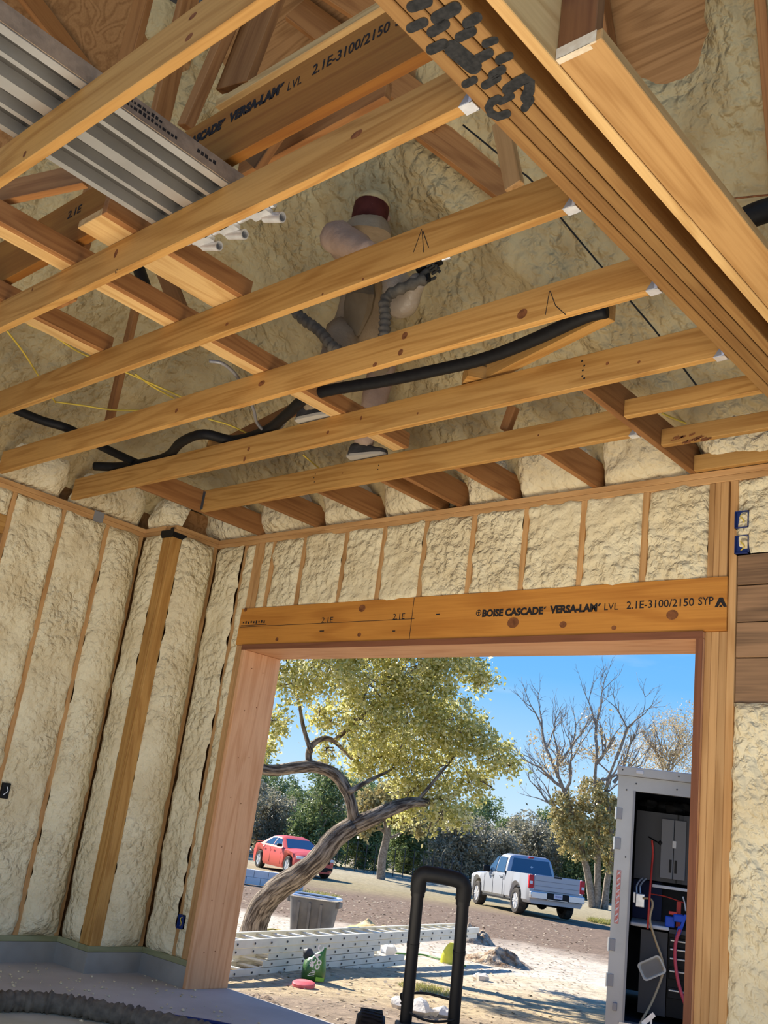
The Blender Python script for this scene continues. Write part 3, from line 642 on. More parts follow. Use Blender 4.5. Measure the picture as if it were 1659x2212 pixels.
# ---------------------------------------------------------------- roof framing above
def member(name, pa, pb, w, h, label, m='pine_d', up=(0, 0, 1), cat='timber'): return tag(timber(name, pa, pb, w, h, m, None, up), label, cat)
member('rafter', on_roof(880, 235, .20), on_roof(1135, 425, .17), .045, .24, 'dark rafter left bare beside the ridge of foam, below the sprayed beam letters')
member('web_brace', ay(1083, 265, 3.1), ay(1112, 405, 3.1), .04, .09, 'thin web brace standing by the bare dark rafter', 'stud')
member('attic_post', ay(318, 20, 2.0), ay(298, 330, 2.0), .14, .04, 'wide dark vertical attic post rising behind the nearest joist', up=(1, 0, 0)) if False else None
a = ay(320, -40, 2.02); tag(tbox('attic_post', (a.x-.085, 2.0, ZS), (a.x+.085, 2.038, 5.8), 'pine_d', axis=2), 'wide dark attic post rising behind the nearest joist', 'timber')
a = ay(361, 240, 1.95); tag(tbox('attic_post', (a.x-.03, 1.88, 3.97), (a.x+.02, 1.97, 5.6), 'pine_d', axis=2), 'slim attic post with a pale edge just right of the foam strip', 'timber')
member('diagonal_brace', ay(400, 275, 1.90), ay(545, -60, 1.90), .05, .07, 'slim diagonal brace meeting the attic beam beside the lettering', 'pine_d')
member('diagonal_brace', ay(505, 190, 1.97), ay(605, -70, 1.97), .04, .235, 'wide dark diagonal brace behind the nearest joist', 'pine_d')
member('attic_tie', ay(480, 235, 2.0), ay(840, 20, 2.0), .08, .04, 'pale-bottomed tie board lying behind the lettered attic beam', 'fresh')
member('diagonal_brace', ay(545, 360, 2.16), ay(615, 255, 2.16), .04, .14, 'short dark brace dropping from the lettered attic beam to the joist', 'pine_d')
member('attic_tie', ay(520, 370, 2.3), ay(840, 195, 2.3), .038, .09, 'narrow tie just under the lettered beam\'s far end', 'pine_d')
member('rafter', on_roof(640, 20, .13), on_roof(960, 260, .16), .04, .19, 'dark rafter in the top middle, above the lettered attic beam')
member('rafter', on_roof(620, -90, .12), on_roof(850, 60, .12), .04, .19, 'dark rafter at the very top, right of the nearest joist')
member('rafter', on_roof(1640, -60, .12)+(on_roof(1640, -60, .12)-on_roof(1680, 420, .10))*.6, on_roof(1680, 420, .10)+(on_roof(1680, 420, .10)-on_roof(1640, -60, .12))*1.1, .05, .14, 'rafter edged with foam at the top right corner')
member('rafter', on_roof(1290, -60, .10)+(on_roof(1290, -60, .10)-on_roof(1350, 300, .10))*.8, on_roof(1350, 300, .10), .04, .14, 'dark rafter behind the pale strongback post, against bare plywood')
member('rafter', on_roof(20, -60, .10), on_roof(215, 195, .10), .04, .14, 'rafter at the top left corner beside bare plywood')
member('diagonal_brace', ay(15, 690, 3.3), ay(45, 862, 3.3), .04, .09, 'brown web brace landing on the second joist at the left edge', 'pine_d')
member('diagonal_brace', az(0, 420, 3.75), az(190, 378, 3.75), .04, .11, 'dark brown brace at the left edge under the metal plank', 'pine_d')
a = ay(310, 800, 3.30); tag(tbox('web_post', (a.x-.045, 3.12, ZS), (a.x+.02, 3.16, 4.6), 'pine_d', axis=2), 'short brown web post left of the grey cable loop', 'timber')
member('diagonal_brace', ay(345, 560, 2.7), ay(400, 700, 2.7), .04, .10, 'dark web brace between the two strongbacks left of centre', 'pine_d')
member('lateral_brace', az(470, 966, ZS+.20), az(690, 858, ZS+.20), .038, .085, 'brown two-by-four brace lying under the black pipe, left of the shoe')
member('lateral_brace', az(1030, 820, ZS+.06), az(1320, 672, ZS+.06), .06, .085, 'knotty two-by-four brace alongside the black pipe at right of centre', 'pine')
member('block', az(1005, 808, ZS+.045), az(1062, 820, ZS+.045), .12, .075, 'short sawn block resting on a joist right of the worker', 'pine')
member('block', az(448, 960, ZS+.04), az(482, 968, ZS+.04), .09, .05, 'small pine block beside the bend of the black pipe', 'pine')
member('block', ay(1092, 930, 4.34), ay(1110, 880, 4.34), .05, .06, 'small dark upright block on the short joist right of the shoes', 'pine_d')
# ---------------------------------------------------------------- pipe, cables, boxes
def cable(name, label, pts, r, m, cat='cable', n=8, dens=6):
    mb = MB(); mb.tube(spline(pts, dens), r, n); return tag(mb.build(name, m, None, smooth=True, angle=180), label, cat)
zc = ZS+.04
cable('insulated_pipe', 'long black insulated pipe winding over the joists from the left past the worker\'s legs', [az(x, y, zc) for x, y in ((205, 1007), (255, 1008), (310, 1000), (362, 985), (392, 955), (440, 938), (505, 951), (575, 930), (620, 895), (660, 860), (712, 843), (830, 823), (940, 800), (1045, 775), (1150, 735), (1260, 685), (1310, 672))], .034, 'black', 'pipe', 10)
cable('insulated_pipe', 'short straight black insulated pipe at the left, joining the winding one', [az(x, y, zc+.02) for x, y in ((20, 880), (90, 908), (150, 927), (220, 965), (300, 1002), (335, 1010))], .030, 'black', 'pipe', 10)
cable('black_duct', 'black flexible duct at the right edge beside the pale strongback', [az(x, y, 4.1) for x, y in ((1600, 478), (1640, 460), (1720, 436), (1850, 400), (2100, 350), (2500, 300))], .055, 'black', 'duct', 12)
cable('black_duct', 'black flexible tube rising between two strongbacks left of centre', [ay(x, y, 2.75) for x, y in ((296, 570), (310, 610), (322, 650))], .04, 'black', 'duct', 10)
cable('grey_cable', 'grey cable drooping in a loop in front of the black pipe', [az(x, y, zc-.0) for x, y in ((452, 780), (480, 785), (508, 808), (530, 845), (548, 885), (556, 915), (580, 935), (606, 925), (625, 895))], .010, 'grey')
yel = [('yellow cable on the foam at far left, left of the knotted strongback', ((15, 715), (50, 760), (85, 815), (120, 870))), ('yellow cable running beside the knotted strongback', ((60, 700), (115, 725), (170, 760), (240, 790), (420, 870))), ('yellow cable slanting across the foam above the third joist', ((292, 808), (330, 835), (375, 860))), ('thin yellow cable nearly level above the third joist, at the left', ((120, 868), (180, 876), (240, 885), (310, 887))), ('yellow cable dipping behind the winding black pipe', ((450, 905), (500, 920), (560, 950))), ('yellow cable between worker\'s shoe and left strongback, slanting down', ((655, 983), (690, 1012), (720, 1035))), ('yellow cable on the foam at right, over the bark-torn short joist', ((1430, 893), (1470, 910), (1510, 925)))]
for l, pts in yel: cable('yellow_cable', l, [on_roof(x, y, .20) if False else az(x, y, ZS+.10) for x, y in pts], .0055, 'romex', n=6)
cable('black_wire', 'thin black wire along the foam ridge right of the worker', [on_roof(x, y, .40) for x, y in ((1000, 270), (1110, 360), (1150, 392), (1215, 475), (1290, 565), (1370, 660), (1420, 720), (1480, 800), (1510, 840))], .005, 'black', n=6)
cable('brown_wire', 'thin brown wire crossing the foam at the right edge above the black duct', [on_roof(x, y, .22) for x, y in ((1575, 430), (1620, 425), (1670, 420))], .005, 'knot', n=6)
def ebox(px, py, y, label, w=.055, h=.095):
    p = ay(px, py, y); t = thing('outlet_box', label, 'outlet box', (p.x, y, p.z-h/2))
    mb = MB(); x, z = p.x, p.z
    for lo, hi in (((x-w/2, y-.004, z-h/2), (x-w/2+.004, y+.06, z+h/2)), ((x+w/2-.004, y-.004, z-h/2), (x+w/2, y+.06, z+h/2)), ((x-w/2, y-.004, z-h/2), (x+w/2, y+.06, z-h/2+.004)), ((x-w/2, y-.004, z+h/2-.004), (x+w/2, y+.06, z+h/2)), ((x-w/2, y+.012, z-h/2), (x+w/2, y+.06, z+h/2))): mb.box(lo, hi)
    mb.build('box_body', 'blue', t); mb = MB(); mb.tube(spline([(x-.01, y+.014, z-.03), (x+.012, y+.004, z-.01), (x-.008, y+.004, z+.02), (x+.01, y+.014, z+.035)], 5), .0035, 6); mb.build('wire', 'romex', t, smooth=True); return t
ebox(1602, 1122, 4.872, 'upper of two blue outlet boxes on the wall right of the doorway', .075, .095); ebox(1602, 1176, 4.872, 'lower of two blue outlet boxes on the wall right of the doorway', .075, .10)
ebox(389, 1991, 4.872, 'small blue outlet box low beside the cedar door jamb')
p = ax(11, 1708, XA+.03); t = thing('outlet_box', 'black outlet box on the left wall foam at the picture\'s left edge', 'outlet box', (p.x, p.y, p.z-.05)); mb = MB(); mb.box((p.x-.02, p.y-.03, p.z-.055), (p.x+.012, p.y+.03, p.z+.055)); mb.build('box_body', 'black', t, bevel=.004)
mb = MB(); mb.tube(spline([p+Vector((.014, -.015, -.03)), p+Vector((.022, .01, 0)), p+Vector((.014, .0, .03))], 5), .003, 6); mb.build('wire', 'white', t)
p = ax(212, 1121, XA+.003); mb = MB(); mb.box((XA+.0032, p.y-.045, p.z-.055), (XA+.006, p.y+.045, p.z+.055)); mb.box((XA+.0032, p.y-.05, p.z+.055), (XA+.02, p.y+.04, p.z+.058)); tag(mb.build('nail_plate', 'grey', None), 'grey metal nail plate on the left wall top plate', 'plate')
mb = MB(); mb.box((XB-.17, YJ-.006, ZP-.035), (XB+.004, YJ-.0015, ZP+.03)); mb.box((XB+.0025, YJ-.006, ZP-.035), (XB+.006, YJ+.13, ZP+.01)); mb.box((XB-.04, YJ-.008, ZP-.03), (XB+.006, YJ-.005, ZP+.045)); tag(mb.build('corner_strap', 'blackmetal', None), 'black metal strap round the top of the corner post', 'strap')
# ---------------------------------------------------------------- the yard
HD = Vector((-.692, .7217, 0)); RT = Vector((.7217, .692, 0))
def gz(x, y):
    d = HD.x*x+HD.y*y; d = max(4.0, d)
    z = -.25-.0262*(d-6) if d < 38 else -1.088-.0262*6*(1-math.exp(-(d-38)/6))
    w = max(0, min(1, (y-5.35)/1.2))
    return z+(1-w)*.05 + .035*noise.noise(Vector((x*.5, y*.5, 0)))*w
def ag(px, py):
    d = ray(px, py); t = 3.0; s = .25
    while t < 140:
        p = CAM+d*t
        if p.z < gz(p.x, p.y):
            for _ in range(10):
                s /= 2; q = CAM+d*(t-s)
                if q.z < gz(q.x, q.y): t -= s
            return CAM+d*t
        t += s
    return CAM+d*100
def grnd(p): return Vector((p.x, p.y, gz(p.x, p.y)))
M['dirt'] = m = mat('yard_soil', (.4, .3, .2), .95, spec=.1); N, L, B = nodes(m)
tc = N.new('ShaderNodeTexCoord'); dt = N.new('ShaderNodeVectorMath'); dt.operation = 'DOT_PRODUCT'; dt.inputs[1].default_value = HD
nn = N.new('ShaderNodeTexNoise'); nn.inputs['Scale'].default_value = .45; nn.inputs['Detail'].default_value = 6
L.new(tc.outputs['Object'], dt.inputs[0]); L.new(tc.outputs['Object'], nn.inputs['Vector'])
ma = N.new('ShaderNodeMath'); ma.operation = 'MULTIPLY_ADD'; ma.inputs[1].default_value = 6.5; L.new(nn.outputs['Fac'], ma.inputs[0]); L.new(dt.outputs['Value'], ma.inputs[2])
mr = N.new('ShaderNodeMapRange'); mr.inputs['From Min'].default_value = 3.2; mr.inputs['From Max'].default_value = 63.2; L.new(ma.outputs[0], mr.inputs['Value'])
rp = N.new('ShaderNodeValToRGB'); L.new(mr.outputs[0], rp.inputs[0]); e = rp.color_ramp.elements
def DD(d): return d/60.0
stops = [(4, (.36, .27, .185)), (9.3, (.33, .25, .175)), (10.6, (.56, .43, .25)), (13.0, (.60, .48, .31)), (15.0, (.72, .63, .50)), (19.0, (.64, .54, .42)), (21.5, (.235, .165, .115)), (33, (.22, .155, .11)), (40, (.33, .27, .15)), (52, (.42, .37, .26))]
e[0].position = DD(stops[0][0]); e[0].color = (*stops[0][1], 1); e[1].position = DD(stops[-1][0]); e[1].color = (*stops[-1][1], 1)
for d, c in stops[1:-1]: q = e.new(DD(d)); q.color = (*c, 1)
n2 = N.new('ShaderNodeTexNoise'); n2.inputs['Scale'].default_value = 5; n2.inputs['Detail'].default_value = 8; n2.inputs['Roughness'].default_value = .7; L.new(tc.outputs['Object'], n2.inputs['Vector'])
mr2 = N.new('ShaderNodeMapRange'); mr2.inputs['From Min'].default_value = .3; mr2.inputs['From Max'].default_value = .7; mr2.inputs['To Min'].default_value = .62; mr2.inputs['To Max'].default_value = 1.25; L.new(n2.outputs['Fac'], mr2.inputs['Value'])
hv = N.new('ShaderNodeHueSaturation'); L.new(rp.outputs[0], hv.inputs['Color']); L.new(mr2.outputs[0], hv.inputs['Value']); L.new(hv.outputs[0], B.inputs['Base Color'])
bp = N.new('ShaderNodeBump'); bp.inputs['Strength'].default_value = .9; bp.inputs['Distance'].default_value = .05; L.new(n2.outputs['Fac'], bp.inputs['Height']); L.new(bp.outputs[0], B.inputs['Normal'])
def grid_ground():
    vs = []; fs = []; ds = [3.4]
    while ds[-1] < 150: ds.append(ds[-1]*1.025+.05)
    nl = 90
    for d in ds:
        for i in range(nl+1):
            l = (i/nl-.5)*2*(22+d*.95); p = HD*d+RT*l; vs.append((p.x, p.y, gz(p.x, p.y)))
    for j in range(len(ds)-1):
        for i in range(nl):
            k = j*(nl+1)+i; c = (Vector(vs[k])+Vector(vs[k+nl+2]))/2
            if c.y < 5.1 and -7.6 < c.x < 7 or c.y < -9: continue
            fs.append((k, k+nl+1, k+nl+2, k+1))
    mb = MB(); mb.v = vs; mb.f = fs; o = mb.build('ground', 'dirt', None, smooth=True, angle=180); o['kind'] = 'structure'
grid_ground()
M['chip'] = mottled('leaf_litter', (.30, .22, .14), (.55, .44, .30), 3, .9, bump=0)
M['stone'] = mottled('limestone', (.62, .55, .45), (.80, .75, .66), 4, .9, .6, 12, .03)
def scatter(name, n, dr, lr, size, m, seed, label=None):
    rn = random.Random(seed); mb = MB()
    for _ in range(n):
        d = rn.uniform(dr[0]**.5, dr[1]**.5)**2; l = rn.uniform(lr[0], lr[1])*d; p = HD*d+RT*l
        if p.y < 5.45: continue
        s = size*rn.uniform(.5, 1.5)*(1+d*.03); z = gz(p.x, p.y); a = rn.uniform(0, 6.28); u = Vector((math.cos(a), math.sin(a), rn.uniform(-.3, .3)))*s; v = Vector((-math.sin(a), math.cos(a), rn.uniform(-.3, .3)))*s*rn.uniform(.4, .8); c = Vector((p.x, p.y, z+s*.25))
        mb.add([c-u, c-v*.8, c+u, c+v], [(0, 1, 2, 3)])
    o = mb.build(name, m, None, fix=False); o['kind'] = 'stuff'
    if label: tag(o, label, 'leaf litter')
    return o
scatter('leaf_litter', 9500, (5.2, 33), (-.33, .25), .019, 'chip', 3, 'dry leaf litter and chips strewn over the yard soil')
# ---- foliage helpers
def leafmat(name, cols, trans=.35):
    m = bpy.data.materials.new(name); m.use_nodes = True; N, L = m.node_tree.nodes, m.node_tree.links; N.clear()
    out = N.new('ShaderNodeOutputMaterial'); g = N.new('ShaderNodeNewGeometry'); r = N.new('ShaderNodeValToRGB'); el = r.color_ramp.elements
    el[0].color = (*cols[0], 1); el[1].color = (*cols[-1], 1)
    for i, c in enumerate(cols[1:-1]): q = el.new((i+1)/(len(cols)-1)); q.color = (*c, 1)
    L.new(g.outputs['Random Per Island'], r.inputs[0])
    d = N.new('ShaderNodeBsdfPrincipled'); d.inputs['Roughness'].default_value = .45; d.inputs['Specular IOR Level'].default_value = .35; t = N.new('ShaderNodeBsdfTranslucent'); mx = N.new('ShaderNodeMixShader'); mx.inputs[0].default_value = trans
    L.new(r.outputs[0], d.inputs['Base Color']); L.new(r.outputs[0], t.inputs['Color']); L.new(d.outputs[0], mx.inputs[1]); L.new(t.outputs[0], mx.inputs[2]); L.new(mx.outputs[0], out.inputs[0]); M[name] = m
leafmat('leaf_oak', [(.26, .27, .06), (.50, .47, .12), (.70, .64, .22), (.84, .80, .46), (.38, .38, .12)], .45)
leafmat('leaf_juniper', [(.10, .16, .06), (.20, .27, .10), (.30, .34, .13), (.14, .18, .09)], .3)
leafmat('leaf_grey', [(.26, .26, .18), (.38, .35, .25), (.46, .42, .30)], .3)
leafmat('leaf_pale', [(.26, .24, .10), (.45, .38, .16), (.58, .47, .22)], .3)
leafmat('leaf_tan', [(.45, .33, .16), (.62, .46, .24), (.72, .58, .34)], .3)
leafmat('grass', [(.20, .24, .05), (.40, .38, .10), (.58, .50, .20)], .3)
M['bark'] = mottled('oak_bark', (.07, .05, .035), (.36, .29, .215), 34, .95, 1.0, 44, .04, mapping=(1, 1, .16), lo=.40, hi=.62)
M['bark_t'] = M['bark'].copy(); _n = M['bark_t'].node_tree; _a = _n.nodes.new('ShaderNodeAttribute'); _a.attribute_name = 'bark'
_mp = [q for q in _n.nodes if q.type == 'MAPPING'][0]; _n.links.new(_a.outputs['Vector'], _mp.inputs[0])
M['bark_g'] = mottled('grey_bark', (.20, .165, .13), (.36, .31, .26), 12, .95, .6, 26, .02)
def leaves(name, blobs, n, size, m, parent, seed, asp=.5, shell=.35):
    """n leaves as small diamonds inside ellipsoids (centre, radius or (rx,ry,rz))"""
    rn = np.random.RandomState(seed); w = np.array([(b[1] if np.isscalar(b[1]) else (b[1][0]*b[1][1]*b[1][2])**(1/3))**2.2 for b in blobs]); w /= w.sum()
    idx = rn.choice(len(blobs), n, p=w); C = np.array([list(b[0]) for b in blobs])[idx]; Rr = np.array([[b[1]]*3 if np.isscalar(b[1]) else list(b[1]) for b in blobs])[idx]
    d = rn.normal(size=(n, 3)); d /= np.linalg.norm(d, axis=1)[:, None]; P = C+d*Rr*(shell+(1-shell)*rn.rand(n)**.7)[:, None]
    # clumps
    k = max(12, n//45); cl = P[rn.choice(n, k)]; near = rn.choice(k, n); sel = rn.rand(n) < .78
    cs = Rr.mean(axis=1)*.14
    P[sel] = cl[near[sel]]+rn.normal(size=(sel.sum(), 3))*cs[sel][:, None]
    u = rn.normal(size=(n, 3)); u /= np.linalg.norm(u, axis=1)[:, None]; q = rn.normal(size=(n, 3)); v = np.cross(u, q); v /= np.linalg.norm(v, axis=1)[:, None]
    s = size*(.6+.8*rn.rand(n))[:, None]; V = np.stack([P-u*s, P-v*s*asp, P+u*s, P+v*s*asp], 1).reshape(-1, 3)
    me = bpy.data.meshes.new(name); me.vertices.add(4*n); me.vertices.foreach_set('co', V.ravel()); me.loops.add(4*n); me.loops.foreach_set('vertex_index', np.arange(4*n)); me.polygons.add(n); me.polygons.foreach_set('loop_start', np.arange(0, 4*n, 4)); me.update(calc_edges=True)
    me.materials.append(M[m]); o = bpy.data.objects.new(name, me); put(o, parent); o['kind'] = 'stuff'; return o
def limb(parent, pts, r, m='bark_t', name='branch', n=8, dens=4, wob=0, seed=0):
    P = spline(pts, dens); k = len(P); rs = []
    rr = r if isinstance(r, (list, tuple)) else (r, r*.5)
    for i in range(k):
        t = i/(k-1)*(len(rr)-1); a = int(min(t, len(rr)-2)); rs.append(rr[a]+(rr[a+1]-rr[a])*(t-a))
    mb = MB(); mb.tube(P, rs, n); co = []; ln = 0
    for i in range(k):
        if i: ln += (P[i]-P[i-1]).length
        for q in range(n): an = 2*math.pi*q/n; co += [math.cos(an)*rs[i], math.sin(an)*rs[i], ln]
    if wob: mb.v = [tuple(Vector(v)+Vector((noise.noise(Vector(v)*9), noise.noise(Vector(v)*9+Vector((5, 0, 0))), 0))*wob) for v in mb.v]
    o = mb.build(name, m, parent, smooth=True, angle=180); at_ = o.data.attributes.new('bark', 'FLOAT_VECTOR', 'POINT'); at_.data.foreach_set('vector', co); return o
def twigs(mb, p, d, L, r, lev, rn, tips, spread=.6, up=.12):
    q = [p]; dd = d.normalized(); k = 3
    for i in range(k):
        dd = (dd+Vector((rn.gauss(0, .16), rn.gauss(0, .16), rn.gauss(0, .12)+up*.4))).normalized(); q.append(q[-1]+dd*(L/k))
    mb.tube(q, [r*(1-.45*i/k) for i in range(k+1)], 5 if r > .03 else 3, cap=False)
    tips.append(q[-1])
    if lev == 0: return
    for i in range(rn.choice((2, 3, 3))):
        b = q[rn.choice((1, 2, 3, 3))]; nd = (dd+Vector((rn.gauss(0, spread), rn.gauss(0, spread), rn.gauss(0, spread*.7)+up))).normalized(); twigs(mb, b, nd, L*rn.uniform(.6, .82), r*.55, lev-1, rn, tips, spread, up)
# ---- the leaning live oak
b0 = ag(545, 2028); D0 = (b0-CAM).dot(_f)
oak = thing('oak_tree', 'leaning live oak with a curved rough trunk and yellow-green crown, behind the stacked ladders', 'tree', b0)
def od(px, py, dz=0): return ad(px, py, D0+dz)
limb(oak, [b0+Vector((0, 0, -.15)), b0+Vector((0, 0, .03)), od(562, 1965), od(600, 1920, -.1), od(650, 1888, -.2), od(690, 1852, -.2), od(722, 1812, -.1), od(762, 1783, 0)], (.245, .19, .175, .165, .15, .145, .135), name='trunk', n=14, dens=5, wob=.022)
limb(oak, [od(750, 1790), od(800, 1768), od(850, 1745, .2), od(890, 1733, .4), od(930, 1732, .8), od(985, 1715, 1.2)], (.13, .11, .09, .06, .03), wob=.012)
limb(oak, [od(765, 1790), od(760, 1745), od(748, 1705, .1), od(722, 1672, .2), od(680, 1656, .2), od(640, 1658, .1), od(590, 1664, 0), od(540, 1658, -.2)], (.085, .08, .085, .085, .08, .075), wob=.012)
limb(oak, [od(752, 1712), od(790, 1690, .3), od(840, 1665, .9), od(880, 1640, 1.3)], (.05, .035, .02, .008))
limb(oak, [od(668, 1655, .2), od(668, 1620, .3), od(690, 1598, .4), od(720, 1600, .6), od(760, 1640, .8)], (.05, .045, .04, .02))
limb(oak, [od(672, 1625, .2), od(655, 1570, .5), od(640, 1500, .7), od(600, 1440, .9)], (.035, .03, .02, .01))
limb(oak, [od(720, 1602, .5), od(780, 1550, .7), od(850, 1480, .9), od(930, 1420, 1.0)], (.035, .03, .02, .01))
limb(oak, [od(900, 1732, .5), od(960, 1660, .9), od(1000, 1610, 1.4)], (.03, .02, .008))
blobs = []
for px, py, dz, r in ((600, 1430, .6, 60), (640, 1480, .4, 52), (715, 1425, .3, 80), (790, 1470, .8, 88), (880, 1450, 1.0, 90), (960, 1440, 1.2, 66), (1015, 1440, 1.4, 44), (1040, 1470, 1.4, 28), (585, 1560, .1, 42), (700, 1545, .6, 36), (790, 1560, .6, 80), (880, 1560, 1.0, 92), (960, 1560, 1.1, 78), (1020, 1600, 1.0, 62), (1080, 1630, 1.0, 48), (1105, 1655, 1.0, 26), (570, 1620, .2, 30), (700, 1620, .7, 30), (790, 1635, 1.0, 54), (870, 1650, 1.2, 76), (960, 1665, 1.2, 62), (1030, 1690, 1.0, 48), (890, 1715, .9, 48), (960, 1745, .7, 52), (1000, 1770, .5, 28), (870, 1775, .9, 22), (930, 1790, .6, 20), (720, 1350, .7, 100), (900, 1350, 1, 100), (830, 1260, 1.1, 110)):
    blobs.append((od(px, py, dz), (r*D0/FPX*1.0)))
leaves('foliage', blobs, 50000, .034, 'leaf_oak', oak, 5, .5)
rn = random.Random(11); mb = MB(); tips = []
for bl in blobs[:27]:
    for _ in range(3):
        dv = Vector((rn.gauss(0, 1), rn.gauss(0, 1), rn.gauss(.1, .7))).normalized(); twigs(mb, bl[0]-dv*bl[1]*.8, dv, bl[1]*.7, .014, 2, rn, tips, .7, .05)
tag(mb.build('twig', 'bark', oak, smooth=True), kind='stuff')
# ---- thin tree by the rocks
b1 = ag(822, 1900); D1 = (b1-CAM).dot(_f); t1_ = thing('oak_tree', 'slender grey-trunked tree standing by the limestone rocks, between the two vehicles', 'tree', b1)
limb(t1_, [b1-Vector((0, 0, .2)), b1+Vector((0, 0, .05)), ad(826, 1850, D1), ad(836, 1800, D1), ad(830, 1740, D1)], (.27, .22, .20, .18, .10), 'bark_g', 'trunk', 10)
limb(t1_, [ad(836, 1812, D1), ad(865, 1800, D1), ad(890, 1780, D1)], (.07, .05, .02), 'bark_g'); limb(t1_, [ad(834, 1800, D1), ad(806, 1775, D1), ad(790, 1740, D1)], (.09, .06, .02), 'bark_g')
leaves('foliage', [(ad(px, py, D1), r*D1/FPX) for px, py, r in ((800, 1750, 42), (850, 1730, 50), (890, 1765, 36), (790, 1790, 20), (905, 1795, 18))], 3800, .12, 'leaf_pale', t1_, 8)
# ---- trees by the pickup
b2 = ag(1288, 1962); D2 = (b2-CAM).dot(_f); t2_ = thing('oak_tree', 'three-stemmed tree behind the pickup, bare twiggy crown above pale lower leaves', 'tree', b2)
for pts, r in ((((1282, 1962), (1270, 1890), (1255, 1830), (1240, 1770), (1215, 1700), (1190, 1640)), .20), (((1290, 1962), (1291, 1890), (1291, 1830), (1290, 1760), (1285, 1690), (1290, 1620)), .19), (((1306, 1964), (1312, 1900), (1325, 1840), (1318, 1770), (1310, 1700), (1330, 1640)), .18)):
    P = [ad(x, y, D2) for x, y in pts]; P[0].z -= .15; limb(t2_, P, (r, r*.85, r*.75, r*.6, r*.45, r*.3), 'bark_g', 'trunk', 9)
mb = MB(); rn = random.Random(4); tips = []
for px, py, dx, dy, L in ((1190, 1640, -.5, .8, 1.6), (1205, 1680, -.2, 1, 1.5), (1215, 1700, -.9, .3, 1.4), (1290, 1620, -.2, 1, 1.7), (1288, 1650, .5, .9, 1.6), (1285, 1690, .9, .8, 1.5), (1330, 1640, .3, 1, 1.6), (1325, 1690, .9, .7, 1.5), (1240, 1770, -.9, .6, 1.5), (1290, 1740, .7, .9, 1.6), (1220, 1710, .3, 1, 1.5), (1200, 1660, .6, 1, 1.4)):
    twigs(mb, ad(px, py, D2), (RT*dx+Vector((0, 0, dy))).normalized(), L, .09, 4, rn, tips, .42, .13)
tag(mb.build('branch', 'bark_g', t2_, smooth=True), kind='stuff')
leaves('foliage', [(ad(px, py, D2), r*D2/FPX) for px, py, r in ((1230, 1790, 46), (1270, 1760, 44), (1310, 1790, 40), (1215, 1740, 30), (1325, 1740, 30), (1245, 1830, 34), (1300, 1830, 34), (1325, 1860, 22), (1280, 1710, 36))], 7000, .10, 'leaf_pale', t2_, 12)
leaves('dry_leaf', [(ad(px, py, D2), r*D2/FPX) for px, py, r in ((1190, 1630, 60), (1290, 1590, 70), (1340, 1620, 50), (1240, 1690, 50))], 1300, .07, 'leaf_tan', t2_, 13)
b3 = ag(1420, 1925); D3 = (b3-CAM).dot(_f); t3_ = thing('oak_tree', 'tree with tan dry leaves showing above the trailer roof', 'tree', b3)
limb(t3_, [b3-Vector((0, 0, .2)), ad(1425, 1800, D3), ad(1440, 1690, D3), ad(1450, 1620, D3)], (.3, .22, .16, .08), 'bark_g', 'trunk')
mb = MB(); rn = random.Random(9); tips = []
for k in range(13): twigs(mb, ad(1442+rn.uniform(-12, 12), 1680-rn.uniform(0, 50), D3), (RT*rn.uniform(-1, 1)+Vector((0, 0, 1))).normalized(), 1.8, .08, 4, rn, tips, .42, .12)
tag(mb.build('branch', 'bark_g', t3_, smooth=True), kind='stuff')
leaves('foliage', [(ad(px, py, D3), r*D3/FPX) for px, py, r in ((1400, 1640, 52), (1450, 1600, 70), (1490, 1580, 60), (1470, 1660, 60), (1400, 1690, 40), (1500, 1640, 50))], 8500, .085, 'leaf_tan', t3_, 15)
b4 = ag(1240, 1900); D4 = (b4-CAM).dot(_f); t4_ = thing('oak_tree', 'small pale-trunked tree directly behind the pickup\'s tailgate', 'tree', b4)
limb(t4_, [b4-Vector((0, 0, .1)), ad(1242, 1850, D4), ad(1240, 1800, D4)], (.2, .16, .12), 'bark_g', 'trunk'); leaves('foliage', [(ad(1235, 1780, D4), 1.4), (ad(1250, 1810, D4), .9)], 1800, .10, 'leaf_pale', t4_, 17)
# ---- juniper line
protos = []
for k in range(4):
    h = (5.2, 4.4, 3.6, 4.8)[k]; t = thing('juniper_tree', '', 'tree', (0, 0, 0)); mt = ('leaf_juniper', 'leaf_juniper', 'leaf_grey', 'leaf_juniper')[k]
    rn = random.Random(30+k); bl = [((rn.uniform(-.9, .9), rn.uniform(-.6, .6), h*rn.uniform(.08, .85)), rn.uniform(.7, 1.2)) for _ in range(13)]+[((0, 0, h-.7), .7)]
    leaves('foliage', bl, 15000, .088, mt, t, 40+k, .45); mb = MB(); mb.tube([(0, 0, -.3), (.1, 0, h*.4), (0, .1, h*.8)], (.16, .12, .05), 6)
    for a in range(5): mb.tube([(0, 0, .2+.3*a), (math.cos(a*2.1)*.8, math.sin(a*2.1)*.8, 1.0+.5*a)], (.07, .03), 5)
    mb.build('trunk', 'bark_g', t, smooth=True); protos.append(t)
rn = random.Random(77); used = set(); jl = []
for row, (dd, step) in enumerate(((60, 2.3), (70, 2.9), (82, 3.2))):
    l = -16.0 if row == 0 else -18.0
    while l < 26:
        jl.append((dd+rn.uniform(-3, 3), l, row)); l += step*rn.uniform(.85, 1.2)
def lab_j(row, k, l, dd):
    if k == 2: return ('grey-green juniper bush in the tree line beyond the parked vehicles', 'grey junipers of the tree line')
    return ('dark green juniper in the tree line beyond the parked vehicles', 'dark junipers of the tree line')
